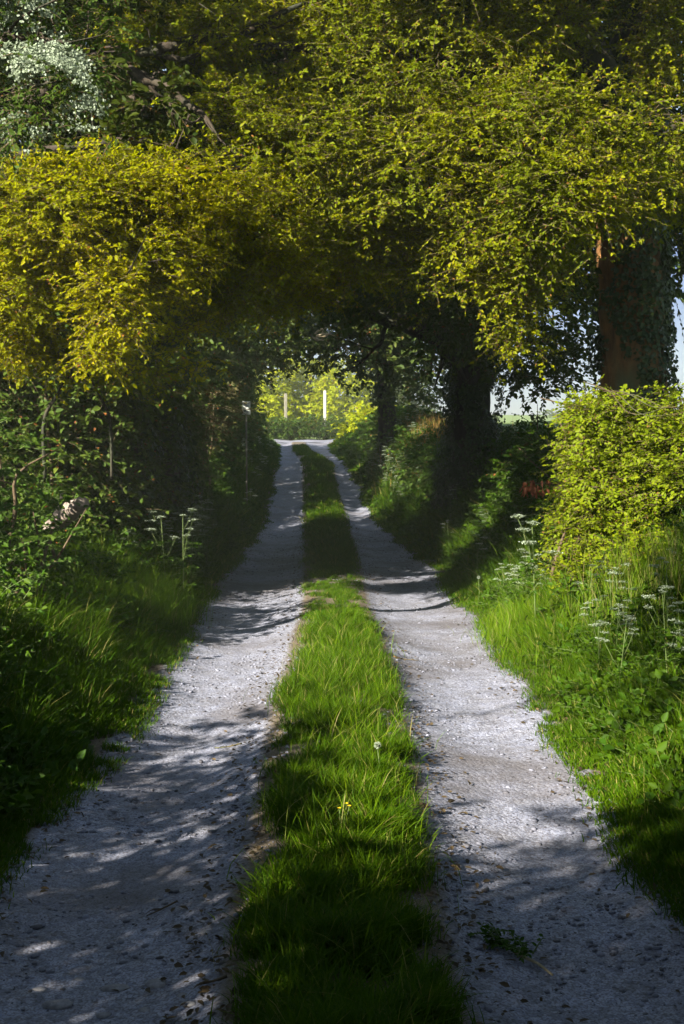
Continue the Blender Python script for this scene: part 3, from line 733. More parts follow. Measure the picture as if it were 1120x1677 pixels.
def hedge(name, label, cat, pads, mats, seed, dens, slen, k, leaf, loc, stems=8, stem_mat=None, group=None, **kw):
    T = thing(name, label, cat, loc, group)
    mb = MB(); fill_pads(mb, pads, dens, slen, k, leaf, seed, **kw); mb.build('foliage', mats, T)
    r = np.random.default_rng(seed + 9)
    for i in range(min(stems, 24)):
        c, rad = pads[r.integers(len(pads))]
        q = c + r.uniform(-.6, .6, 3) * rad; g = np.array([q[0] + r.normal(0, .15), q[1] + r.normal(0, .15), 0]); g[2] = H(g[0], g[1]) - .05
        q[2] = max(q[2], g[2] + .3)
        MB().add(*tube([g, (g + q) / 2 + r.normal(0, .06, 3), q, q + r.normal(0, .2, 3) + [0, 0, .15]], [.025, .02, .012, .004], 6, sub=3)).build('stem', stem_mat or M_twig, T, True)
    return T

def row_pads(side, y0, y1, off, step, rx, ry, rz, lift, seed, top=None):
    r = np.random.default_rng(seed); out = []
    for y in np.arange(y0, y1, step):
        x = (ed(3, y) if side > 0 else ed(0, y)) + side * (off + r.normal(0, .12))
        z = H(x, y)
        hgt = (top(y) if top else lift) * r.uniform(.9, 1.1)
        nst = max(1, int(round(hgt / (rz * 1.3))))
        for i in range(nst):
            out.append((np.array([x + side * .12 * i + r.normal(0, .1), y, z + rz * .5 + i * rz * 1.25]), np.array([rx, ry, rz]) * r.uniform(.85, 1.15)))
    return out

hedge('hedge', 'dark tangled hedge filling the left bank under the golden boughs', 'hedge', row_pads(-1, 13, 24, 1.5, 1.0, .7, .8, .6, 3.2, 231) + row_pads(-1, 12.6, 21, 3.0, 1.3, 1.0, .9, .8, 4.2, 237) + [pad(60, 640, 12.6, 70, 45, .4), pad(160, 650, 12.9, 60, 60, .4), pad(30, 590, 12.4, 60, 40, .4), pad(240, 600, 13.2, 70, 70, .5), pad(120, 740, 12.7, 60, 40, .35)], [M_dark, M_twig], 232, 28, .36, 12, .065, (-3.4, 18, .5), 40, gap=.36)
hedge('hedge', 'tall green hedge along the left side towards the far end, beside the small sign', 'hedge', row_pads(-1, 27, 56, 1.85, 1.4, .8, 1.0, .8, 3.6, 233, top=lambda y: 4.6 - .05 * (y - 27)), [M_far, M_twig], 234, 10, .5, 12, .12, (-3.8, 40, .3), 20, gap=.3)
base = np.array([-4.2, 33.0, 0]); base[2] = H(*base[:2])
T7 = thing('field_tree', 'hazy green tree leaning over the lane from the far left hedge', 'tree', base)
limb(T7, [base + [0, 0, -.2], base + [0, 0, 2.0], base + [.4, 0, 4.2], base + [1.4, 0, 6.0]], [.32, .24, .18, .08], M_bark, .1, 10, 'trunk', 55)
crown(T7, [pad(385, 560, 31, 80, 65, 1.6), pad(350, 480, 31, 110, 80, 1.8), pad(440, 545, 33, 70, 50, 1.6), pad(480, 500, 34, 90, 60, 1.8)], [M_far, M_twig], 256, 16, .55, 13, .11, gap=.28)
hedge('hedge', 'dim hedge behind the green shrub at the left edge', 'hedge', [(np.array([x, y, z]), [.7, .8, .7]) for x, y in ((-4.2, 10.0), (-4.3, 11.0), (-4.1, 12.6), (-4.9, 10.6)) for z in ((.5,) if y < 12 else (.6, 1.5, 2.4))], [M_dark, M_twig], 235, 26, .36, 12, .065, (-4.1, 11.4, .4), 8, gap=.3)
hedge('hawthorn_bush', 'brown twiggy bush at the near end of the far left hedge', 'bush', [pad(325, 690, 24.5, 40, 55, .8), pad(350, 660, 25.5, 35, 50, .7)], [leaf_mat('brownish_leaf', (.07, .055, .018), (.10, .085, .02), (.05, .065, .018)), M_deadtwig], 236, 20, .42, 10, .075, at(325, 790, 24.5), 4, M_twig, gap=.42)
hedge('leafy_shrub', 'bushy green shrub at the left edge, below the golden boughs', 'shrub', [pad(15, 800, 9.8, 75, 90, .5), pad(60, 890, 9.6, 65, 70, .4), pad(-40, 740, 10, 80, 70, .5), pad(20, 930, 9.2, 70, 55, .4)], [M_shrub, M_stem], 238, 42, .30, 11, .05, at(20, 950, 9.8), 18, gap=.38)
hedge('hedge', 'bright sunlit yellow green hedge below the big trunk on the right', 'hedge', [pad(1010, 720, 11.2, 75, 60, .6), pad(1100, 720, 11, 70, 70, .6), pad(1000, 810, 10.9, 65, 70, .55), pad(1090, 810, 10.6, 75, 75, .55), pad(985, 890, 10.7, 50, 50, .45), pad(1060, 900, 10.3, 60, 50, .45), pad(1180, 760, 10.6, 90, 100, .6), pad(990, 680, 11.6, 50, 35, .4), pad(1060, 690, 11.4, 80, 45, .5), pad(965, 790, 11.2, 35, 90, .4), pad(1120, 850, 10.2, 50, 70, .4), pad(995, 668, 11.6, 22, 26, .25), pad(1100, 648, 11.2, 22, 30, .2), pad(955, 690, 11.4, 20, 45, .25), pad(935, 880, 11.2, 30, 55, .3), pad(1010, 950, 10.2, 50, 40, .3), pad(957, 675, 12.0, 22, 42, .25), pad(925, 830, 11.6, 26, 60, .25), pad(945, 940, 10.6, 40, 30, .25), pad(930, 740, 12.0, 18, 30, .2)],
      [M_hedge, M_twig], 240, 190, .22, 12, .036, at(1040, 950, 10.8), 10, gap=.36, gap_s=2.2, out=.5)
hedge('hedge', 'shaded dark hedge on the right bank between the two ivy trunks', 'hedge', row_pads(1, 12.6, 20.2, 1.75, .9, .55, .75, .5, .9, 241), [M_under, M_twig], 242, 26, .3, 11, .06, (3.2, 16, .9), 16, gap=.36)
hedge('hedge', 'lush green hedge on the right bank under the rusty grass', 'hedge', row_pads(1, 22.5, 44, 1.3, 1.2, .6, .9, .5, .8, 243), [M_shrub, M_twig], 244, 16, .36, 11, .085, (2.6, 32, .8), 14, gap=.34)
hedge('hedge', 'pale bushy hedge closing the right side near the junction', 'hedge', row_pads(1, 47, 60, 1.9, 1.4, 1.0, 1.1, .6, .9, 245), [M_sunny, M_twig], 246, 8, .5, 11, .14, (1.5, 54, .6), 6, gap=.3)

# hedge out of the frame on the left, shaped to shade the near lane
hedge('hedge', 'unseen hedge on the near left bank, shaped to shade the lane', 'hedge', row_pads(-1, -9, -.1, 1.9, 1.0, .95, .9, .7, 3.0, 251, top=lambda y: 4.4 if y < -1.5 else 3.8), [M_dark, M_twig], 252, 60, .42, 11, .075, (-3.6, -4, .5), 10, gap=.27)
hedge('hedge', 'unseen gappy end of the near left hedge, thinned to dapple the lane', 'hedge', row_pads(-1, .3, 3.1, 2.1, .7, .55, .5, .45, 2.3, 259), [M_dark, M_twig], 253, 34, .40, 11, .07, (-3.6, 1.8, .5), 6, gap=.38, gap_s=1.8)  # unseen; its gaps are shaped to let dapples through

hedge('hedge', 'unseen hedge added on the near right bank to darken the lane', 'hedge', row_pads(1, -9, 4.4, 2.2, 1.2, .9, 1.0, .6, .9, 257, top=lambda y: 2.6 if y < 2.6 else .9), [M_dark, M_twig], 258, 30, .42, 11, .085, (3.8, -2, .5), 10, gap=.2)  # out of view, added to keep side skylight off the near lane
# unseen tree added behind the viewer, boughs overhead to darken the near lane
base = np.array([3.6, -3.5, 0]); base[2] = H(*base[:2])
T5 = thing('beech_tree', 'unseen broad tree added behind the viewer to shade the near lane', 'tree', base)
limb(T5, [base + [0, 0, -.2], base + [0, 0, 1], base + [-.2, 0, 3], base + [-.6, .2, 5.5]], [.55, .42, .38, .25], M_bark, .1, 14, 'trunk', 53)
limb(T5, [base + [-.2, 0, 3], base + [-2, 1.0, 4.6], base + [-4.5, 2.0, 5.2]], [.22, .15, .06], M_bark, .1, 8, seed=54)
crown(T5, [(np.array([0, -3, 5.4]), [3.6, 3.0, 1.2]), (np.array([2.2, 1.0, 4.9]), [2.0, 1.6, .8]), (np.array([1.6, 2.9, 4.5]), [2.2, 1.6, .6]), (np.array([0, 4.2, 4.6]), [2.2, .9, .5]), (np.array([3.6, .5, 4.6]), [1.8, 2.6, .9])], [M_canopy_shaded, M_twig], 254, 70, .5, 13, .11, gap=.05)

crown(T5, [(np.array([-3.3, 1.0, 5.0]), [1.3, 1.5, .6]), (np.array([-2.2, 2.4, 4.6]), [.9, .9, .4])], [M_canopy_shaded, M_twig], 262, 16, .5, 13, .08, gap=.36)  # thin unseen boughs, added to dapple the right verge
# hawthorn in blossom, top left
base = np.array([-3.9, 8.3, 0]); base[2] = H(*base[:2])
T6 = thing('hawthorn_tree', 'hawthorn with clusters of white blossom in the upper left corner', 'tree', base)
p6 = np.array([base + [0, 0, -.2], base + [.1, 0, 1.2], base + [.3, -.1, 2.4], base + [.6, -.1, 3.6], at(-30, 40, 8.2)])
limb(T6, p6, [.12, .09, .08, .06, .03], M_bark, .15, 10, 'trunk', 63)
limb(T6, [p6[2], at(-40, 160, 8.1), at(60, 140, 8.0)], [.05, .04, .015], M_bark, .1, 8, seed=64)
limb(T6, [p6[3], at(10, 60, 8.1), at(110, 70, 8.0)], [.04, .03, .012], M_bark, .1, 8, seed=65)
hp = [pad(95, 165, 7.6, 70, 60, .3), pad(60, 215, 7.7, 60, 35, .25), pad(35, 150, 8.1, 85, 75, .4), pad(20, 40, 8.2, 80, 70, .4), pad(90, 130, 7.9, 60, 50, .3), pad(20, 225, 8.1, 45, 30, .25), pad(-60, 100, 8.4, 90, 140, .5), pad(-40, -60, 8.4, 150, 90, .6)]
crown(T6, hp + [pad(140, 80, 8.4, 60, 60, .3), pad(130, 20, 8.4, 70, 50, .3)], [M_haw, M_twig], 261, 60, .22, 12, .032)
r = np.random.default_rng(263); mb = MB()
for c, rad in hp:
    n = int(230 * rad[0] * rad[2] / .1)
    q = unit(r.normal(size=(n, 3)) + np.array([0, -.5, .45])); pc = c + q * rad * r.uniform(.85, 1.05, (n, 1))
    g = noise(pc[:, 0], pc[:, 1], pc[:, 2], 4.5, 77); pc, q = pc[g > .43], q[g > .43]
    nb = len(pc); kk = 11
    P = (pc[:, None] + r.normal(0, .022, (nb, kk, 3)) * np.array([1.3, 1.3, .6])).reshape(-1, 3)
    for _ in range(2):
        nn = unit(np.repeat(q, kk, 0) + r.normal(0, .5, P.shape) + np.array([0, 0, .4])); dv = unit(r.normal(size=P.shape))
        L = r.uniform(.015, .024, len(P))
        mb.add(*leaf_geo(P - dv * (L * .5)[:, None], dv, nn, L, L * .9, .2, np.stack([r.random(len(P)), r.random(len(P)), np.zeros(len(P))], -1)))
mb.build('blossom', M_white, T6)

# bare poles in the left hedge
b = at(100, 700, 11.4); b[2] = H(b[0], b[1])
T = thing('elder_stems', 'bare brown poles crossing in a fork in the gloom at the left', 'tree', b)
limb(T, [at(72, 700, 11.4) + [0, 0, -.5], at(72, 690, 11.4), at(98, 640, 11.4), at(122, 595, 11.4), at(140, 545, 11.5)], [.020, .019, .017, .014, .008], M_bark, .2, 8, 'stem', 71)
limb(T, [at(182, 720, 11.5) + [0, 0, -.4], at(180, 690, 11.5), at(161, 645, 11.4), at(137, 600, 11.4), at(112, 550, 11.4)], [.015, .014, .013, .011, .008], M_bark, .2, 8, 'stem', 72)

# far side of the road: hedge bank and sunlit trees
hedge('hedge', 'low dark roadside hedge with yellow tips behind the junction', 'hedge', [pad(x, 700 + 3 * math.sin(x), 71, 34, 13, .9) for x in range(380, 600, 20)], [M_shrub, M_twig], 271, 26, .4, 11, .10, at(470, 715, 71), 6, gap=.28)
for i, (px, py, d, w, hh, lab, mm) in enumerate([(440, 640, 78, 60, 60, 'sunlit yellow green tree left of the far grey post', M_sunny), (505, 635, 80, 45, 60, 'sunlit pale green tree between the two far posts', M_sunny),
                                            (565, 650, 77, 48, 50, 'sunlit golden bush right of the far white pole', M_sunny), (370, 620, 82, 60, 80, 'yellowish tree hidden behind the small sign', M_hedge), (640, 610, 84, 60, 80, 'hazy green tree behind the forked tree', M_far)]):
    b = at(px, 715, d); b[2] = H(b[0], d)
    T = thing('roadside_tree', lab, 'tree', b)
    limb(T, [b + [0, 0, -.2], b + [.1, 0, 1.2], at(px + 4, py, d), at(px, py - hh * .6, d)], [.2, .15, .1, .05], M_bark, .1, 8, 'trunk', 80 + i)
    crown(T, [pad(px, py, d, w, hh * .75, 1.6), pad(px + w * .4, py + 30, d - .8, w * .6, hh * .5, 1.1), pad(px - w * .4, py + 25, d - .6, w * .6, hh * .55, 1.1), pad(px, py - hh * .7, d, w * .9, hh * .6, 1.6)], [mm, M_twig], 281 + i, 7, .6, 12, .17, gap=.3)
# a line of trees beyond, so the far end is closed
for i, (x, y_, s_) in enumerate([(-16, 95, 5), (-9, 100, 5.5), (-2, 104, 5), (5, 102, 4.5), (-24, 98, 6)]):
    b = np.array([x, y_, float(H(x, y_))])
    T = thing('roadside_tree', 'tall dim tree in the row beyond the far road', 'tree', b, 'row of trees beyond the far road')
    limb(T, [b + [0, 0, -.2], b + [0, 0, 2.5], b + [.2, 0, s_ + 1]], [.35, .28, .1], M_bark, .1, 8, 'trunk', 90 + i)
    crown(T, [(b + [0, 0, s_ * .75], [s_ * .7, s_ * .6, s_ * .65]), (b + [s_ * .3, 0, s_ * .35], [s_ * .6, s_ * .5, s_ * .3])], [M_far, M_twig], 291 + i, 3.2, .8, 11, .26, gap=.3)
b = at(915, 684, 150); b[2] = H(b[0], 150)
hedge('field_hedge', 'tiny distant hedgerow on the skyline of the right hand field', 'hedge', [(b + [i * 1.0, 0, .35], [.9, .6, .6]) for i in range(-2, 4)], [M_far, M_twig], 301, 5, .4, 9, .2, b, 0, gap=.2)

# ------------------------------------------------------------------ small things
b = at(115, 850, 10.9)
T = thing('broken_log', 'broken grey brown log jutting from the left hedge beside the shrub', 'log', b)
limb(T, [at(80, 868, 11.2), at(96, 852, 11.0), at(116, 838, 10.85), at(136, 824, 10.7)], [.075, .085, .085, .06], M_log, .45, 14, 'trunk', 311)
limb(T, [at(92, 850, 11), at(99, 826, 10.95), at(101, 808, 10.9)], [.02, .018, .012], M_log, .2, 8, 'branch_stub', 312)
# rusty dead spray on the right
b = at(940, 800, 12.2)
T = thing('dead_branch', 'dead branch with hanging rusty brown leaves left of the bright hedge', 'branch', b)
limb(T, [at(965, 775, 12.2), at(930, 790, 12.1), at(895, 792, 12.0), at(858, 790, 11.9)], [.012, .010, .008, .004], M_twig, .1, 6, 'twig', 313)
r = np.random.default_rng(315); n = 95
t = r.random(n); pos = np.array([at(945 - 88 * a, 788 + 4 * a + r.uniform(-6, 16), 12.1 - .2 * a + r.normal(0, .06)) for a in t])
L = r.uniform(.05, .085, n)
MB().add(*leaf_geo(pos, np.array([0, 0, -1.]) + r.normal(0, .35, (n, 3)), r.normal(size=(n, 3)) + np.array([0, -.8, 0]), L, L * .42, .3, np.stack([r.random(n), r.random(n), np.zeros(n)], -1))).build('leaves', M_rust, T)
# bramble stems over the bright hedge
T = thing('bramble', 'bare arching bramble stems lying across the top of the bright hedge', 'bramble', at(1000, 690, 10.9))
r = np.random.default_rng(317)
for i in range(4):
    a = at(955 + 12 * i, 625 + 8 * i, 11.1); c = at(1040 + 15 * i, 672 + r.uniform(-8, 8), 10.5); e = at(1130, 660 + r.uniform(-15, 15) + 5 * i, 10.4)
    limb(T, [a, (a + c) / 2 + [0, 0, .06], c, e], [.005, .004, .003, .002], M_bark_warm2, 0, 6, 'stem', 318 + i)
# bleached dead twigs hanging in the far canopy
T = thing('dead_branch', 'bleached dead twigs caught in the canopy above the far opening', 'branch', at(520, 545, 27))
for i in range(9):
    a = at(512, 552, 27)
    c = at(512 + r.uniform(8, 40), 552 + r.uniform(-32, 8), 27 + r.normal(0, .2))
    limb(T, [a, (a + c) / 2 + r.normal(0, .05, 3), c], [.022, .016, .006], M_deadtwig, 0, 5, 'twig', 330 + i)

# sign on its post
sy = 28.5
s0 = at(403, 668, sy); g = H(s0[0], sy)
T = thing('road_sign', 'small pale sign plate on a thin post sticking out of the left hedge', 'sign', (s0[0], sy, g))
def box(mb, c, h, rot=0.0):
    c = np.asarray(c, float); q = np.array([(x, y, z) for x in (-1, 1) for y in (-1, 1) for z in (-1, 1)]) * np.asarray(h)
    ca, sa = math.cos(rot), math.sin(rot); q = np.stack([q[:, 0] * ca - q[:, 1] * sa, q[:, 0] * sa + q[:, 1] * ca, q[:, 2]], -1)
    mb.add(q + c, np.array([(0, 1, 3, 2), (4, 6, 7, 5), (0, 4, 5, 1), (2, 3, 7, 6), (0, 2, 6, 4), (1, 5, 7, 3)])); return mb
def bevel(o, w):
    m = o.modifiers.new('bevel', 'BEVEL'); m.width = w; m.segments = 2; return o
bevel(box(MB(), (s0[0], sy, s0[2]), (.105, .010, .16)).build('plate', M_sign, T), .01)
MB().add(*tube([(s0[0], sy + .03, g - .2), (s0[0], sy + .03, s0[2] + .12)], [.02, .02], 10)).build('post', M_postgrey, T)
mb = MB()
for zz, hw in ((.10, .075), (.06, .06), (.02, .075)): box(mb, (s0[0], sy - .0125, s0[2] + zz), (hw, .0015, .006))
box(mb, (s0[0] - .03, sy - .0125, s0[2] - .07), (.035, .0015, .022)); box(mb, (s0[0] + .03, sy - .0125, s0[2] - .10), (.02, .0015, .01))
mb.build('lettering', M_ink, T)
# posts by the junction
def post(px, y0, y1, d, w, m, label):
    a = at(px, y1, d); g = H(a[0], d); top = at(px, y0, d)[2]
    T = thing('wooden_post', label, 'post', (a[0], d, g), None)
    bevel(box(MB(), (a[0], d, (g - .3 + top) / 2), (w, w, (top - g + .3) / 2)).build('shaft', m, T), .015)
    mb = MB(); v = np.array([(-1, -1, 0), (1, -1, 0), (1, 1, 0), (-1, 1, 0), (0, 0, 1)]) * np.array([w * .96, w * .96, .05]) + np.array([a[0], d, top + .001])
    mb.add(v, [np.array([(0, 1, 4), (1, 2, 4), (2, 3, 4), (3, 0, 4)])]).build('cap', m, T)
    return T
post(468, 645, 690, 72.6, .10, M_postgrey, 'shorter greyish post at the far junction, in front of yellow foliage')
post(532, 640, 700, 72.4, .09, M_post, 'taller white pole at the far junction, right of the greyish post')
a = at(295, 800, 21.5); g = H(a[0], 21.5); top = at(295, 720, 21.5)
T = thing('stake', 'thin pale stake leaning in the gloom by the dark ivy stem', 'stake', (a[0], 21.5, g))
MB().add(*tube([(a[0], 21.5, g - .1), (a[0] - .01, 21.5, (g + top[2]) / 2), (top[0], 21.5, top[2])], [.018, .018, .015], 8)).build('shaft', M_postgrey, T)

# ---- cow parsley
def umbel(mb, c, rad, r, dens=1.0):
    k = 9; a = np.arange(k) * 2.4; q = np.sqrt((np.arange(k) + .5) / k) * rad
    cc = np.stack([c[0] + q * np.cos(a), c[1] + q * np.sin(a), c[2] - .25 * q ** 2 / rad + r.normal(0, .004, k)], -1)
    n = int(11 * dens)
    P = (cc[:, None] + r.normal(0, rad * .17, (k, n, 3)) * np.array([1, 1, .35])).reshape(-1, 3)
    dv = unit(r.normal(size=P.shape) * np.array([1, 1, .3])); L = np.full(len(P), rad * .22)
    mb.add(*leaf_geo(P - dv * L[:, None] * .5, dv, np.array([0, 0, 1.]) + r.normal(0, .35, P.shape), L, L * .9, .1, np.stack([r.random(len(P)), r.random(len(P)), np.zeros(len(P))], -1)), mat=0) if False else None
    v, f, col_ = leaf_geo(P - dv * L[:, None] * .5, dv, np.array([0, 0, 1.]) + r.normal(0, .35, P.shape), L, L * .9, .1, np.stack([r.random(len(P)), r.random(len(P)), np.zeros(len(P))], -1))
    mb.add(v, f, col_)
    return cc
def parsley_meshes(seed, hgt):
    """One plant at the origin: stem mesh, foliage mesh and a list of flower head meshes."""
    r = np.random.default_rng(seed); st = MB(); fl = MB(); heads = []
    lean = r.normal(0, .08, 2)
    def axis(t): return np.array([lean[0] * t * hgt, lean[1] * t * hgt, t * hgt])
    st.add(*tube([axis(t) for t in (0, .35, .7, 1)], [.006, .005, .004, .0025], 5))
    for i, t in enumerate((.48, .60, .72, .84, 1.0)):
        a = r.uniform(0, 6.28) if t < 1 else 0; ln = hgt * .30 * (1.15 - t * .5) if t < 1 else .0
        tip = axis(t) + np.array([math.cos(a) * ln * .6, math.sin(a) * ln * .6, ln])
        if t < 1: st.add(*tube([axis(t), (axis(t) + tip) / 2 + [0, 0, -.02], tip], [.003, .0025, .0018], 4))
        hm = MB(); cc = umbel(hm, tip + [0, 0, .03], r.uniform(.035, .058), r)
        for q in cc: st.add(*tube([tip, q], [.0012, .0008], 3))
        heads.append(hm)
    n = 16; t = r.uniform(.02, .75, n)
    P = np.array([axis(a) for a in t]); a = r.uniform(0, 6.28, n)
    d = np.stack([np.cos(a), np.sin(a), r.uniform(.1, .6, n)], -1)
    sprays(fl, P, d, np.repeat([[0, 0, 1.]], n, 0) + r.normal(0, .2, (n, 3)), r.uniform(.14, .26, n), 15, np.full(n, .032), seed, .45, .4, 0)
    return st.mesh('stem', M_stem), fl.mesh('leaves', [M_under, M_stem]), [h.mesh('flower_head', M_white) for h in heads]
PARS = [parsley_meshes(401 + i, h) for i, h in enumerate((.75, .9, .62, .82))]
def join_small(i):
    st, fl, hd = PARS[i]
    mb = MB()
    def grab(me, mi):
        v = np.empty(len(me.vertices) * 3, np.float32); me.vertices.foreach_get('co', v)
        c = np.empty(len(me.vertices) * 4, np.float32); me.attributes['var'].data.foreach_get('color', c)
        q = [list(p.vertices) for p in me.polygons]
        f4 = [a for a in q if len(a) == 4]; f3 = [a for a in q if len(a) == 3]
        mb.add(v.reshape(-1, 3), [np.array(f) for f in (f4, f3) if f], c.reshape(-1, 4)[:, :3], mi)
    grab(st, 0)
    for h in hd: grab(h, 1)
    return mb.mesh('cow_parsley', [M_stem, M_white])
SMALL = [join_small(i) for i in range(4)]
rp = np.random.default_rng(411)
def parsley(x, y, sc, label, group=None, parts=True, z=None):
    i = int(rp.integers(4)); z = H(x, y) - .02 if z is None else z
    if not parts:
        o = bpy.data.objects.new('cow_parsley', SMALL[i]); C.objects.link(o)
    else:
        o = bpy.data.objects.new('cow_parsley', None); C.objects.link(o)
        for nm, me in [('stem', PARS[i][0]), ('leaves', PARS[i][1])] + [('flower_head', h) for h in PARS[i][2]]:
            c = bpy.data.objects.new(nm, me); C.objects.link(c); c.parent = o
    o.location = (float(x), float(y), float(z)); o.rotation_euler = (0, 0, float(rp.uniform(0, 6.28))); o.scale = (sc,) * 3
    return tag(o, label, 'wildflower', group)
def parsley_cluster(n, x0, x1, y0, y1, d0, d1, label, group, s0=.8, s1=1.2, parts=True):
    """Plants whose heads fall in the photo box (x0..x1, y0..y1)."""
    k = 0; tries = 0
    while k < n and tries < 4000:
        tries += 1
        d = rp.uniform(d0, d1); px = rp.uniform(x0, x1); x = at(px, 800, d)[0]
        e = x - ed(3, d) if x > cen(d) else ed(0, d) - x
        if e < .15: continue
        sc = rp.uniform(s0, s1)
        if not (y0 < row_of(d, H(x, d) + .72 * sc) < y1): continue
        parsley(x, d, sc, label, group, parts); k += 1
parsley_cluster(16, 150, 345, 840, 960, 12.5, 17, 'white cow parsley in the shade of the left bank, above the bright grass tuft', 'cow parsley on the left bank')
parsley_cluster(6, 0, 70, 1000, 1110, 8.3, 10, 'white cow parsley at the left edge, right of the lower shrub', 'cow parsley at the left edge')
parsley_cluster(7, 120, 230, 760, 870, 13, 15, 'white cow parsley in front of the ivy hung stems, right of the log', 'cow parsley by the broken log', .8, 1.1)
parsley_cluster(14, 960, 1125, 890, 1060, 6.8, 9.6, 'white cow parsley among tall grass before the sunlit hedge', 'cow parsley below the sunlit hedge', .5, .8)
parsley_cluster(9, 830, 960, 850, 930, 9.6, 12, 'white cow parsley on the right bank left of the sunlit hedge', 'cow parsley on the right bank', .55, .85)
parsley_cluster(10, 680, 860, 770, 900, 14, 20, 'pale cow parsley in the shade below the ivy clad trunk', 'cow parsley below the ivy trunk', .6, .9)
parsley_cluster(46, 585, 715, 665, 790, 23, 38, 'small white cow parsley on the far right bank below the rusty grass', 'cow parsley on the far right bank', .8, 1.3, False)
parsley_cluster(14, 395, 450, 700, 800, 26, 46, 'small white cow parsley along the foot of the far left hedge', 'cow parsley along the far left hedge', .8, 1.2, False)
x = at(880, 930, 9.8)[0]
parsley(x, 9.8, 1.25, 'tallest cow parsley, a lone pale stalk at the top of the grassy right verge')

# dandelion clocks, yellow flowers
def on_ground(px, py):
    d = depth_of_row(py); return at(px, py, d)[0], d
def clock(px, py, hgt, label, d=None):
    x, y = on_ground(px, py + 12) if d is None else (at(px, py, d)[0], d)
    z = H(x, y); r = np.random.default_rng(int(px)); T = thing('dandelion', label, 'wildflower', (x, y, z))
    MB().add(*tube([(x, y, z), (x + .01, y, z + hgt * .5), (x, y, z + hgt)], [.003, .003, .002], 6)).build('stem', M_stem, T)
    n = 150; q = unit(r.normal(size=(n, 3))); c = np.array([x, y, z + hgt + .018])
    L = np.full(n, .02)
    MB().add(*leaf_geo(np.repeat(c[None], n, 0), q, r.normal(size=(n, 3)), L, L * .4, .1, np.stack([r.random(n), r.random(n), np.zeros(n)], -1))).build('seed_head', M_white, T)
clock(618, 1285, .16, 'white dandelion clock in the centre grass strip')
clock(784, 895, .30, 'white dandelion clock standing in the dark grass on the right verge', 12.6)
x, y = on_ground(560, 1392); z = H(x, y); r = np.random.default_rng(5)
T = thing('buttercup', 'small yellow buttercup flowers in the near centre grass', 'wildflower', (x, y, z))
for dx, dz in ((-.012, .13), (.018, .15), (.03, .14)):
    MB().add(*tube([(x, y, z), (x + dx * .6, y, z + dz * .6), (x + dx, y, z + dz)], [.002, .002, .0015], 5)).build('stem', M_stem, T)
    n = 9; a = np.arange(n) * 6.283 / n; q = np.stack([np.cos(a), np.sin(a) * .8, .5 + 0 * a], -1)
    L = np.full(n, .010); MB().add(*leaf_geo(np.repeat([[x + dx, y, z + dz]], n, 0), q, np.repeat([[0, 0, 1.]], n, 0), L, L * .8, .2, np.stack([r.random(n), r.random(n), 0 * a], -1))).build('flower_head', M_yellow, T)

# sticks, a pulled weed, a dead leaf and bigger stones on the lane
def stick(label, pts, rad, m=None):
    P = []
    for px, py in pts:
        x, y = on_ground(px, py); P.append([x, y, H(x, y) + rad * 1.5 + .004])
    P = np.array(P); T = thing('fallen_twig', label, 'twig', P[0])
    limb(T, P, np.linspace(rad, rad * .5, len(P)), m or M_twig, .2, 7, 'stick', int(pts[0][0]))
    if len(P) > 2:
        q = P[1]; limb(T, [q, q + [-.03, -.02, .006], q + [-.05, -.05, .004]], [rad * .7, rad * .5, rad * .3], m or M_twig, .1, 6, 'side_shoot', 9)
stick('short brown twig lying on the left wheel track', [(396, 1214), (372, 1217), (352, 1216)], .005, M_bark_warm)
stick('thin crooked twig on the bright part of the right wheel track', [(645, 1082), (664, 1080), (686, 1079)], .005, M_bark_warm)
stick('thin dark twig on the near left wheel track', [(290, 1472), (265, 1482), (240, 1490)], .004)
stick('short dark twig at the near edge of the centre grass', [(372, 1620), (348, 1621), (322, 1620)], .005)
x, y = on_ground(835, 1535); T = thing('pulled_weed', 'wilted dark green weed pulled up and dropped on the right wheel track', 'weed', (x, y, H(x, y)))
P = [on_ground(*q) for q in ((905, 1578), (880, 1562), (850, 1552), (815, 1530))]; P = np.array([[a, b, H(a, b) + .012] for a, b in P])
limb(T, P, [.004, .005, .006, .004], M_deadtwig, .1, 7, 'stalk', 5)
r = np.random.default_rng(6); mb = MB(); n = 26; t = r.uniform(.45, 1.15, n)
c = P[0] + (P[3] - P[0]) * t[:, None] + r.normal(0, .02, (n, 3)) * [1, 1, 0] + [0, 0, .012]
sprays(mb, c, r.normal(size=(n, 3)) * [1, 1, .25] + [-.6, .3, .15], np.repeat([[0, 0, 1.]], n, 0), r.uniform(.04, .09, n), 7, np.full(n, .022), 7, .5, .1, 0)
mb.build('leaves', [M_under, M_stem], T)
x, y = on_ground(690, 1342); n = 3; r = np.random.default_rng(8)
T = thing('dead_leaf', 'curled brown dead leaf at the right edge of the centre grass', 'leaf', (x, y, H(x, y)))
MB().add(*leaf_geo(np.array([[x - .02, y, H(x, y) + .03]]), np.array([[1., .25, -.1]]), np.array([[.1, -.3, 1]]), [.07], [.045], .4, np.array([[.3, .5, 0]]))).build('blade', M_litter, T)
MB().add(*tube([(x - .05, y - .01, H(x, y) + .035), (x - .02, y, H(x, y) + .03)], [.0015, .0015], 5)).build('stalk', M_twig, T)
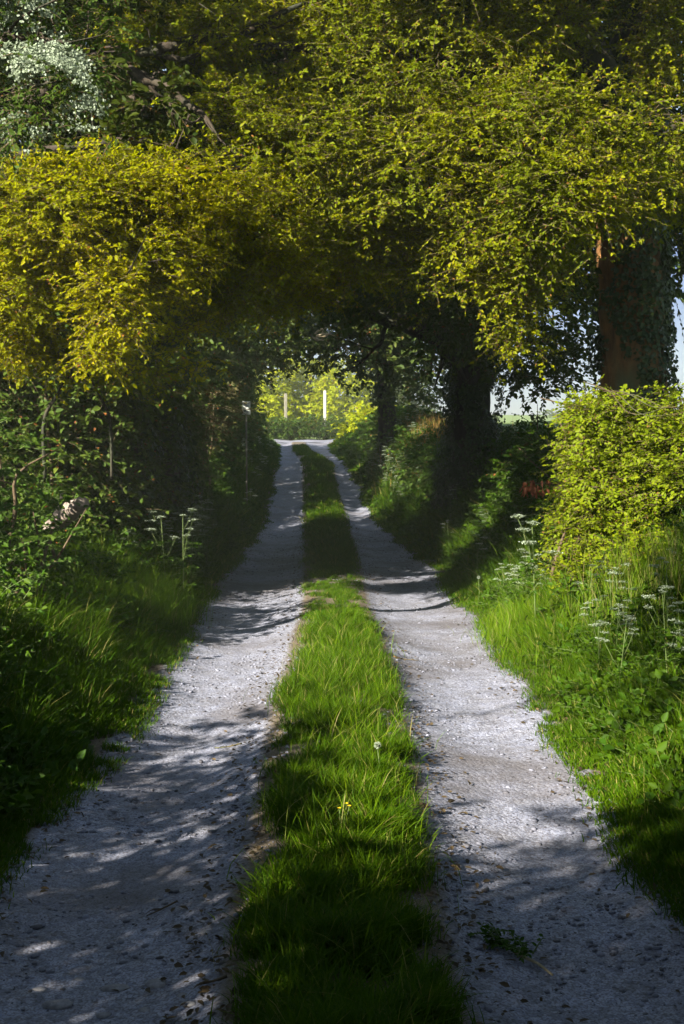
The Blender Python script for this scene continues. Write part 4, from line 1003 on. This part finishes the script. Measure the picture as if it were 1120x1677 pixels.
def stone(px, py, w, label, group=None, seed=0):
    x, y = on_ground(px, py); r = np.random.default_rng(seed + int(px)); z = H(x, y)
    bpy_mb = MB(); th = np.linspace(0, 2 * np.pi, 14, endpoint=False); v = []
    for k, (zz, q) in enumerate(((-.3, .9), (.1, 1.0), (.42, .82), (.58, .4))):
        rr = q * (1 + .16 * np.sin(th * 2 + px) + .10 * np.sin(th * 3 + py) + r.normal(0, .035, 14))
        v.append(np.stack([x + w * rr * np.cos(th), y + w * .62 * rr * np.sin(th), z + np.full(14, zz * w * .55) + r.normal(0, w * .02, 14)], -1))
    v = np.concatenate(v + [[[x, y, z + .36 * w]]]); f = []
    for k in range(3):
        for j in range(14): f.append((k * 14 + j, k * 14 + (j + 1) % 14, (k + 1) * 14 + (j + 1) % 14, (k + 1) * 14 + j))
    tt = np.array([(42 + j, 42 + (j + 1) % 14, 56) for j in range(14)])
    bpy_mb.add(v - np.array([x, y, z]), [np.array(f), tt]); o = bpy_mb.build('stone', M_stone, None, True); o.location = (x, y, float(z))
    return tag(o, label, 'stone', group)
stone(190, 1601, .040, 'larger flat grey stone in the near left wheel track, left of its twin')
stone(256, 1601, .040, 'larger flat grey stone in the near left wheel track, right of its twin')
stone(95, 1626, .042, 'long pale stone near the bottom left corner of the left wheel track')
stone(337, 1530, .022, 'smooth pale stone beside the near centre grass')
stone(258, 1457, .016, 'small dark stone alone on the left wheel track')
for q in ((170, 1645), (237, 1645), (65, 1600), (130, 1583), (310, 1645), (205, 1672), (270, 1672), (300, 1628)):
    stone(*q, .022, 'small embedded stone at the bottom of the left wheel track', 'embedded stones in the left wheel track')

# ------------------------------------------------------------------ haze in the air
def haze(density):
    m, nt, ns, ls = mat('haze')
    pv = ns.new('ShaderNodeVolumePrincipled'); pv.inputs['Color'].default_value = (.82, .89, .74, 1); pv.inputs['Density'].default_value = density
    pv.inputs['Anisotropy'].default_value = 0.0
    o = ns.new('ShaderNodeOutputMaterial'); ls.new(pv.outputs[0], o.inputs['Volume'])
    mb = box(MB(), (0, 195, 11.5), (350, 235, 15.5))
    o = mb.build('haze', m); tag(o, 'thin haze in the air along the lane', 'haze', kind='stuff')
haze(.0010)
